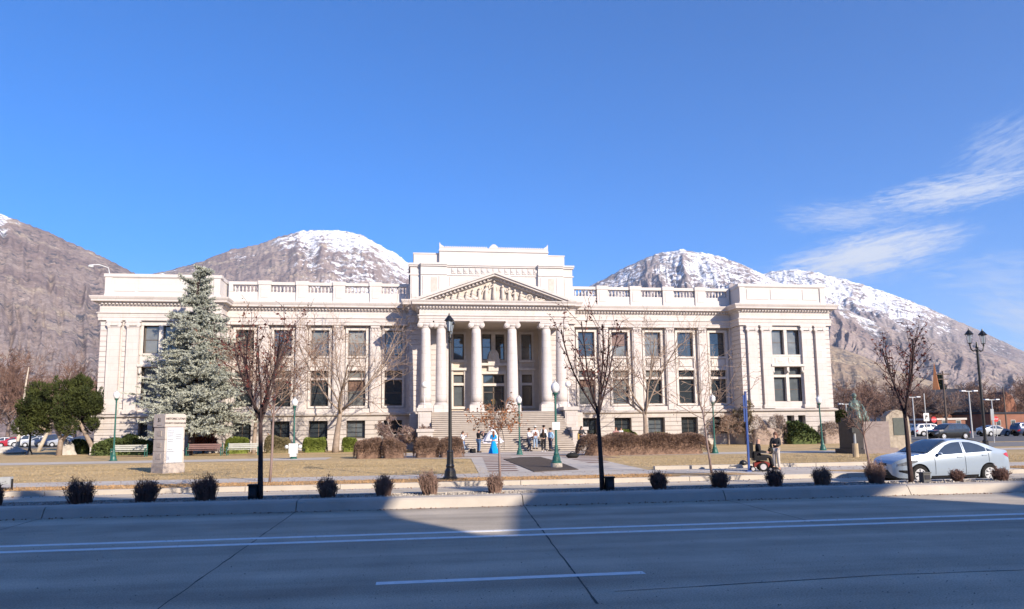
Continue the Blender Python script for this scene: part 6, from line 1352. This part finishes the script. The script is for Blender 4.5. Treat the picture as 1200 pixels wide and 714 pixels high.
def person(label, loc, face, H, pose='stand', top=None, bottom=None, hair='short', hairm=HAIRB, hat=None, sleeves=True, arms='down', skirt=None, shoes=None, lean=0, coat=None, extra=None):
    """face: direction the person looks (0 = towards the street), H: height"""
    s = H/1.75; t = thing('person', label, 'person', loc, face); t.scale = (s, s, s); v = Vector
    sit = pose == 'sit'; hip = .95 if not sit else .55; dz = hip-.95
    P = {'pel': v((0, 0, hip)), 'abd': v((0, .01-lean*.3, hip+.17)), 'che': v((0, 0-lean*.7, hip+.36)), 'nek': v((0, 0-lean, hip+.53)), 'hd0': v((0, -.02-lean*1.1, hip+.62)), 'hd1': v((0, -.02-lean*1.15, hip+.74))}
    for sd, n in ((-1, 'l'), (1, 'r')):
        P['sh'+n] = v((sd*.175, 0-lean*.9, hip+.47))
        a = arms[n] if isinstance(arms, dict) else arms
        if a == 'down': P['el'+n] = v((sd*.25, .03-lean*.6, hip+.18)); P['wr'+n] = v((sd*.26, -.06-lean*.4, hip-.08)); hd = v((0, -.1, -1))
        elif a == 'up': P['el'+n] = v((sd*.30, -.2, hip+.32)); P['wr'+n] = v((sd*.10, -.42, hip+.55)); hd = v((-sd*.3, -.6, .6))
        elif a == 'fwd': P['el'+n] = v((sd*.24, -.06, hip+.2)); P['wr'+n] = v((sd*.12, -.30, hip+.22)); hd = v((-sd*.5, -1, .1))
        elif a == 'out': P['el'+n] = v((sd*.42, -.02, hip+.36)); P['wr'+n] = v((sd*.62, -.15, hip+.28)); hd = v((sd, -.3, -.1))
        elif a == 'pocket': P['el'+n] = v((sd*.30, .08, hip+.2)); P['wr'+n] = v((sd*.19, -.04, hip-.0)); hd = v((-sd*.2, -.2, -1))
        elif a == 'rest': P['el'+n] = v((sd*.29, -.02, hip+.2)); P['wr'+n] = v((sd*.27, -.30, hip+.19)); hd = v((0, -1, -.1))
        P['hn'+n] = P['wr'+n]+hd.normalized()*.085; P['d'+n] = hd.normalized()
        if sit: P['hi'+n] = v((sd*.09, 0, hip-.02)); P['kn'+n] = v((sd*.12, -.45, hip+.0)); P['an'+n] = v((sd*.11, -.55, hip-.42)); P['to'+n] = v((sd*.12, -.70, hip-.47))
        elif pose == 'walk': o = .14*sd; P['hi'+n] = v((sd*.09, 0, hip-.03)); P['kn'+n] = v((sd*.10, -.05+o*.6, .5)); P['an'+n] = v((sd*.09, .02+o*1.2, .08)); P['to'+n] = v((sd*.10, -.12+o*1.2, .03))
        else: P['hi'+n] = v((sd*.09, 0, hip-.03)); P['kn'+n] = v((sd*.105, -.02, .5)); P['an'+n] = v((sd*.115, .02, .08)); P['to'+n] = v((sd*.13, -.13, .03))
    names = ['pel', 'abd', 'che', 'nek', 'hd0', 'hd1', 'shl', 'ell', 'wrl', 'hnl', 'shr', 'elr', 'wrr', 'hnr', 'hil', 'knl', 'anl', 'tol', 'hir', 'knr', 'anr', 'tor']; R_ = [.13, .115, .13, .052, .082, .085, .06, .043, .030, .032, .06, .043, .030, .032, .085, .058, .04, .032, .085, .058, .04, .032]
    E = [(0, 1), (1, 2), (2, 3), (3, 4), (4, 5), (2, 6), (6, 7), (7, 8), (8, 9), (2, 10), (10, 11), (11, 12), (12, 13), (0, 14), (14, 15), (15, 16), (16, 17), (0, 18), (18, 19), (19, 20), (20, 21)]
    V = [P[n] for n in names]; roots = [0]
    for n in 'lr':                                   # five separate fingers rooted in the palm
        d = P['d'+n]; side = d.cross(v((0, 0, 1))); side = side.normalized() if side.length > .2 else v((1, 0, 0)); pal = P['hn'+n]; cur = d.cross(side).normalized()
        for k, (o, L) in enumerate(((-.028, .062), (-.010, .075), (.009, .070), (.027, .055))):
            b = len(V); V += [pal+side*o, pal+side*o*1.15+d*L*.55, pal+side*o*1.2+d*L-cur*.018]; R_ += [.0095, .009, .0075]; E += [(b, b+1), (b+1, b+2)]; roots.append(b)
        b = len(V); V += [P['wr'+n]+d*.035, P['wr'+n]+d*.065-side*.042, P['wr'+n]+d*.10-side*.052]; R_ += [.011, .010, .008]; E += [(b, b+1), (b+1, b+2)]; roots.append(b)
    b = len(V); hc = (P['hd0']+P['hd1'])/2; V += [hc+v((0, -.05, 0)), hc+v((0, -.108, -.012))]; R_ += [.016, .011]; E += [(b, b+1)]; roots.append(b)
    for sd in (-1, 1): b = len(V); V += [hc+v((sd*.07, .0, 0)), hc+v((sd*.095, .005, .01))]; R_ += [.014, .018]; E += [(b, b+1)]; roots.append(b)
    body = skin('body', V, E, R_, SKN, t, roots)
    obj('eyes', MB().ball(hc+v((-.032, -.083, .018)), .011, 6, 4).ball(hc+v((.032, -.083, .018)), .011, 6, 4), mat('dark_eyes', (.02, .015, .012), .3), body); obj('mouth', MB().box(hc.x-.025, hc.x+.025, hc.y-.096, hc.y-.08, hc.z-.05, hc.z-.042), mat('lips', (.32, .11, .10), .6), body)
    if top:
        nm = ['pel', 'abd', 'che', 'nek', 'shl', 'ell', 'wrl', 'shr', 'elr', 'wrr']; rr_ = [(.165, .125), (.15, .12), (.175, .125), .075, .085, .062, .048, .085, .062, .048]; VV = [P[n].copy() for n in nm]; VV[0].z += .02; VV[3] = P['che'].lerp(P['nek'], .75)
        if not sleeves:
            for a, b_ in ((6, 5), (9, 8)): VV[a] = VV[b_-0].lerp(VV[a], .05)
            for a, b_ in ((5, 4), (8, 7)): VV[a] = VV[b_].lerp(VV[a], .8)
        skin('top', VV, [(0, 1), (1, 2), (2, 3), (2, 4), (4, 5), (5, 6), (2, 7), (7, 8), (8, 9)], rr_, top, t)
    if coat: skin('waistcoat', [P['pel']+v((0, 0, .03)), P['abd'], P['che'], P['che'].lerp(P['nek'], .6)], [(0, 1), (1, 2), (2, 3)], [(.175, .135), (.16, .13), (.185, .135), .085], coat, t)
    if bottom:
        nm = ['pel', 'hil', 'knl', 'anl', 'hir', 'knr', 'anr']; VV = [P[n].copy() for n in nm]; skin('trousers', VV, [(0, 1), (1, 2), (2, 3), (0, 4), (4, 5), (5, 6)], [(.15, .125), .105, .078, .062, .105, .078, .062], bottom, t)
    if skirt:
        sk, wd, zb_ = skirt; prof = [(.13, .98), (.17, .86), (wd*.62, .55), (wd*.85, .28), (wd, zb_)]; m = MB(); n = 36; vs = []
        for r_, z in prof:
            for k in range(n): a = 2*math.pi*k/n; q = r_*(1+.07*math.sin(a*7)*max(0, (.98-z))); vs.append((q*math.cos(a), q*math.sin(a)*.9, z+dz))
        fs = [(i*n+k, i*n+(k+1) % n, (i+1)*n+(k+1) % n, (i+1)*n+k) for i in range(4) for k in range(n)]; m.add(vs, fs); obj('skirt', m, sk, t, smooth=True)
    sm_ = shoes or cloth('dark_shoes', (.02, .018, .017))
    if not skirt or zb_ > .2:
        for n in 'lr': obj('shoe', MB().tube([P['an'+n]+v((0, .05, -.04)), P['an'+n]+v((0, -.05, -.035)), P['to'+n]+v((0, -.02, -.005))], [.046, .05, .04], 8), sm_, t, smooth=True)
    if hair == 'bald': pass
    elif hair == 'long': h_ = MB().ball(hc+v((0, .022, .035)), (.102, .10, .108), 12, 8); h_.tube([hc+v((0, .05, .02)), hc+v((0, .085, -.12)), hc+v((0, .10, -.30)), hc+v((0, .08, -.42))], [.10, .105, .085, .04], 10); obj('hair', h_, hairm, t, smooth=True)
    else: obj('hair', MB().ball(hc+v((0, .018, .038)), (.094, .10, .092), 12, 8), hairm, t, smooth=True)
    if hat:
        c = hc+v((0, 0, .075)); m = MB(); vs = []; n = 20
        for r_, z in ((.10, 0), (.19, -.005), (.195, .004), (.10, .012)):
            for k in range(n): a = 2*math.pi*k/n; vs.append((c.x+r_*math.cos(a)*.9, c.y+r_*math.sin(a), c.z+z+(.05*abs(math.cos(a))**2 if r_ > .15 else 0)))
        m.add(vs, [(i*n+k, i*n+(k+1) % n, (i+1)*n+(k+1) % n, (i+1)*n+k) for i in range(3) for k in range(n)]); m.lathe([(.10, 0), (.095, .07), (.08, .11), (.03, .095)], c, 14); obj('hat', m, hat, t, smooth=True)
    return t, P
WSH = cloth('white_shirt', (.68, .68, .70)); JN = cloth('blue_jeans', (.07, .13, .24)); JD = cloth('dark_jeans', (.03, .04, .07)); BT = cloth('black_shirt', (.018, .018, .02)); LB = cloth('light_blue_shirt', (.30, .48, .68)); BRN = cloth('brown_waistcoat', (.16, .06, .04)); CR = cloth('cream_trousers', (.50, .46, .43)); GJ = cloth('grey_jacket', (.035, .035, .04))
HTB = cloth('brown_felt_hat', (.07, .03, .02)); HTW = cloth('white_felt_hat', (.6, .58, .54)); HTK = cloth('dark_felt_hat', (.03, .02, .02))
def pl(px, py, z=.16): g = atz(px, py, z); return (float(g[0]), float(g[1]), z)
def plY(px, Y, z=.16): q = aty(px, 529, Y); return (float(q[0]), Y, z)
person('woman with dark hair in a pale blue dress beside the black lamp post', plY(542.5, 54.5), R(40), 1.62, top=WSH, hair='long', arms='up', sleeves=False, skirt=(cloth('pale_blue_dress', (.42, .56, .72)), .26, .5))
person('man in a black T-shirt and blue jeans holding up a camera', plY(561, 55.0), R(118), 1.76, top=BT, bottom=JN, sleeves=False, arms='up')
# bride on the lower steps
bz = .15+3.25*5/20; t, P = person('bride in a wide white gown standing on the lower steps', plY(577, 57.35, bz), R(-10), 1.66, top=cloth('white_satin', (.72, .71, .72)), hair='long', sleeves=False, arms='fwd', skirt=(cloth('white_satin', (.72, .71, .72)), .72, .02))
m = MB(); n = 24; vs = []
for i, (r_, z) in enumerate(((.14, .95), (.38, .62), (.62, .25), (.80, -.05), (.95, -.3))):
    for k in range(n): a = -math.pi*.12+math.pi*1.24*k/(n-1); q = r_*(1+.05*math.sin(k*2.1)); vs.append((q*math.cos(a)*1.1, -q*math.sin(a)*.45-.04, max(z, .02-.55*max(0, q*math.sin(a)*.45))))
m.add(vs, [(i*n+k, i*n+k+1, (i+1)*n+k+1, (i+1)*n+k) for i in range(4) for k in range(n-1)]); obj('train', m, cloth('white_tulle', (.72, .70, .76)), t, smooth=True)
obj('veil', MB().tube([P['hd1']+Vector((0, .09, .02)), P['hd1']+Vector((.02, .16, -.3)), P['hd1']+Vector((.08, .24, -.8))], [.09, .16, .26], 10), cloth('white_tulle', (.72, .70, .76)), t, smooth=True)
person('woman in a long bright blue gown with her back to the street', plY(578.5, 52.0), R(176), 1.62, top=cloth('bright_blue_satin', (.0, .26, .66)), hair='long', hairm=mat('auburn_hair', (.16, .06, .03), .6, .3, 30), sleeves=False, arms='fwd', skirt=(cloth('bright_blue_satin', (.0, .26, .66)), .40, .02))
GW = 'wedding guests'
person('man in a white shirt, blue jeans and brown hat at the left of the group', plY(620, 56.0), R(60), 1.74, 'walk', top=WSH, bottom=JD, hat=HTB, arms='fwd')
person('man in brown waistcoat, white hat and pale jeans in the group', plY(627.5, 56.3, .32), R(10), 1.76, top=WSH, bottom=cloth('pale_jeans', (.25, .33, .45)), coat=BRN, hat=HTW, arms='pocket')
person('man in a dark hat and white shirt standing behind the one in black', plY(637.5, 56.6, .32), R(0), 1.80, top=WSH, bottom=JD, hat=HTK, arms='down')
person('woman in black jacket and trousers with white shoes, her back turned', plY(637, 54.2), R(170), 1.68, top=BT, bottom=cloth('black_trousers', (.015, .015, .018)), hair='long', arms='fwd', shoes=WSH)
person('man in light blue shirt, dark jeans and dark hat right of the group', plY(645.5, 55.6), R(-60), 1.74, top=LB, bottom=JD, hat=HTK, arms='pocket')
person('seated person with dark hair behind the left end of the long hedge', plY(682, 53.5, .45), R(20), 1.6, top=GJ, bottom=JD, hair='long', arms='rest')
person('person in a pink top with reddish hair behind the long hedge', plY(722.5, 53.5, .32), R(-20), 1.6, top=cloth('pink_top', (.55, .28, .26)), bottom=JN, hair='long', hairm=mat('auburn_hair', (.16, .06, .03), .6, .3, 30), arms='fwd')
person('person in a white top behind the long hedge beside the one in pink', plY(728.5, 54.0, .32), R(30), 1.62, top=WSH, bottom=JN, arms='down')
t = thing('camera_bag', 'small black camera bag on the paving beside the man in the black T-shirt', 'bag', plY(554, 54.6)); obj('bag', MB().box(-.22, .22, -.14, .14, 0, .26).box(-.2, .2, -.12, .12, .26, .30), mat('black_cloth', (.012, .012, .012)), t); obj('strap', MB().tube([(-.18, 0, .29), (0, 0, .42), (.18, 0, .29)], .015, 5), mat('black_cloth', (.012, .012, .012)), t)
# pair on the wide pavement
wl_ = plY(909.5, 27.9); t, P = person('woman with long brown hair, dark jacket and cream trousers holding a black bag', (wl_[0], 27.9, .158), R(-52), 1.50, top=GJ, bottom=CR, hair='long', hairm=mat('brown_hair', (.13, .06, .04), .6, .3, 30), arms={'l': 'pocket', 'r': 'fwd'}, shoes=cloth('tan_shoes', (.35, .2, .14)))
t = thing('handbag', 'black handbag hanging at the standing woman\'s side', 'bag', (wl_[0]-.33, 27.72, .158+.62)); obj('bag', MB().ball((0, 0, .14), (.12, .08, .14), 12, 8), mat('black_cloth', (.012, .012, .012)), t, smooth=True); obj('strap', MB().tube([(-.08, 0, .26), (.08, .06, .48), (.2, .12, .58)], .013, 5), mat('black_cloth', (.012, .012, .012)), t)
wc_ = plY(888.5, 27.1); RZ = R(72)
t = thing('power_wheelchair', 'black electric wheelchair with a red base and pale-hubbed wheels', 'wheelchair', (wc_[0], 27.1, .156), RZ)
obj('base', MB().box(-.22, .22, -.34, .20, .17, .34).ball((0, -.1, .27), (.25, .34, .13), 12, 8), mat('red_plastic', (.22, .035, .03), .4), t); obj('seat', MB().box(-.25, .25, -.28, .24, .42, .54).box(-.06, .06, -.05, .1, .3, .42), BLACK, t); obj('backrest', MB().box(-.25, .25, .22, .34, .52, 1.12), BLACK, t); obj('armrest', MB().box(-.33, -.26, -.26, .2, .72, .77).box(.26, .33, -.26, .2, .72, .77).box(-.32, -.28, .1, .2, .42, .72).box(.28, .32, .1, .2, .42, .72), BLACK, t); obj('footrest', MB().box(-.2, .2, -.72, -.46, .08, .11).box(-.02, .02, -.5, -.3, .1, .3), BLACK, t)
for y_, r_ in ((.27, .10), (-.12, .18), (-.38, .08)):
    for s in (-1, 1):
        w_ = bpy.data.objects.new('wheel', None); COL.objects.link(w_); w_.parent = t; w_.location = (s*.28, y_, r_); L1 = MB().lathe([(r_*.65, -.04), (r_, -.035), (r_, .035), (r_*.65, .04)], n=20); obj('tyre', MB().add([(g_, a, b_) for a, b_, g_ in L1.v], L1.f), TY, w_); L1 = MB().lathe([(.01, -.046), (r_*.64, -.043), (r_*.64, .043), (.01, .046)], n=16); obj('hub', MB().add([(g_, a, b_) for a, b_, g_ in L1.v], L1.f), mat('pale_hub', (.5, .48, .5), .4), w_)
person('bald man in a dark suit sitting in the electric wheelchair', (wc_[0], 27.1, .156+.05), RZ, 1.66, 'sit', top=cloth('dark_suit', (.02, .02, .024)), bottom=cloth('dark_suit', (.02, .02, .024)), hair='bald', arms='rest')
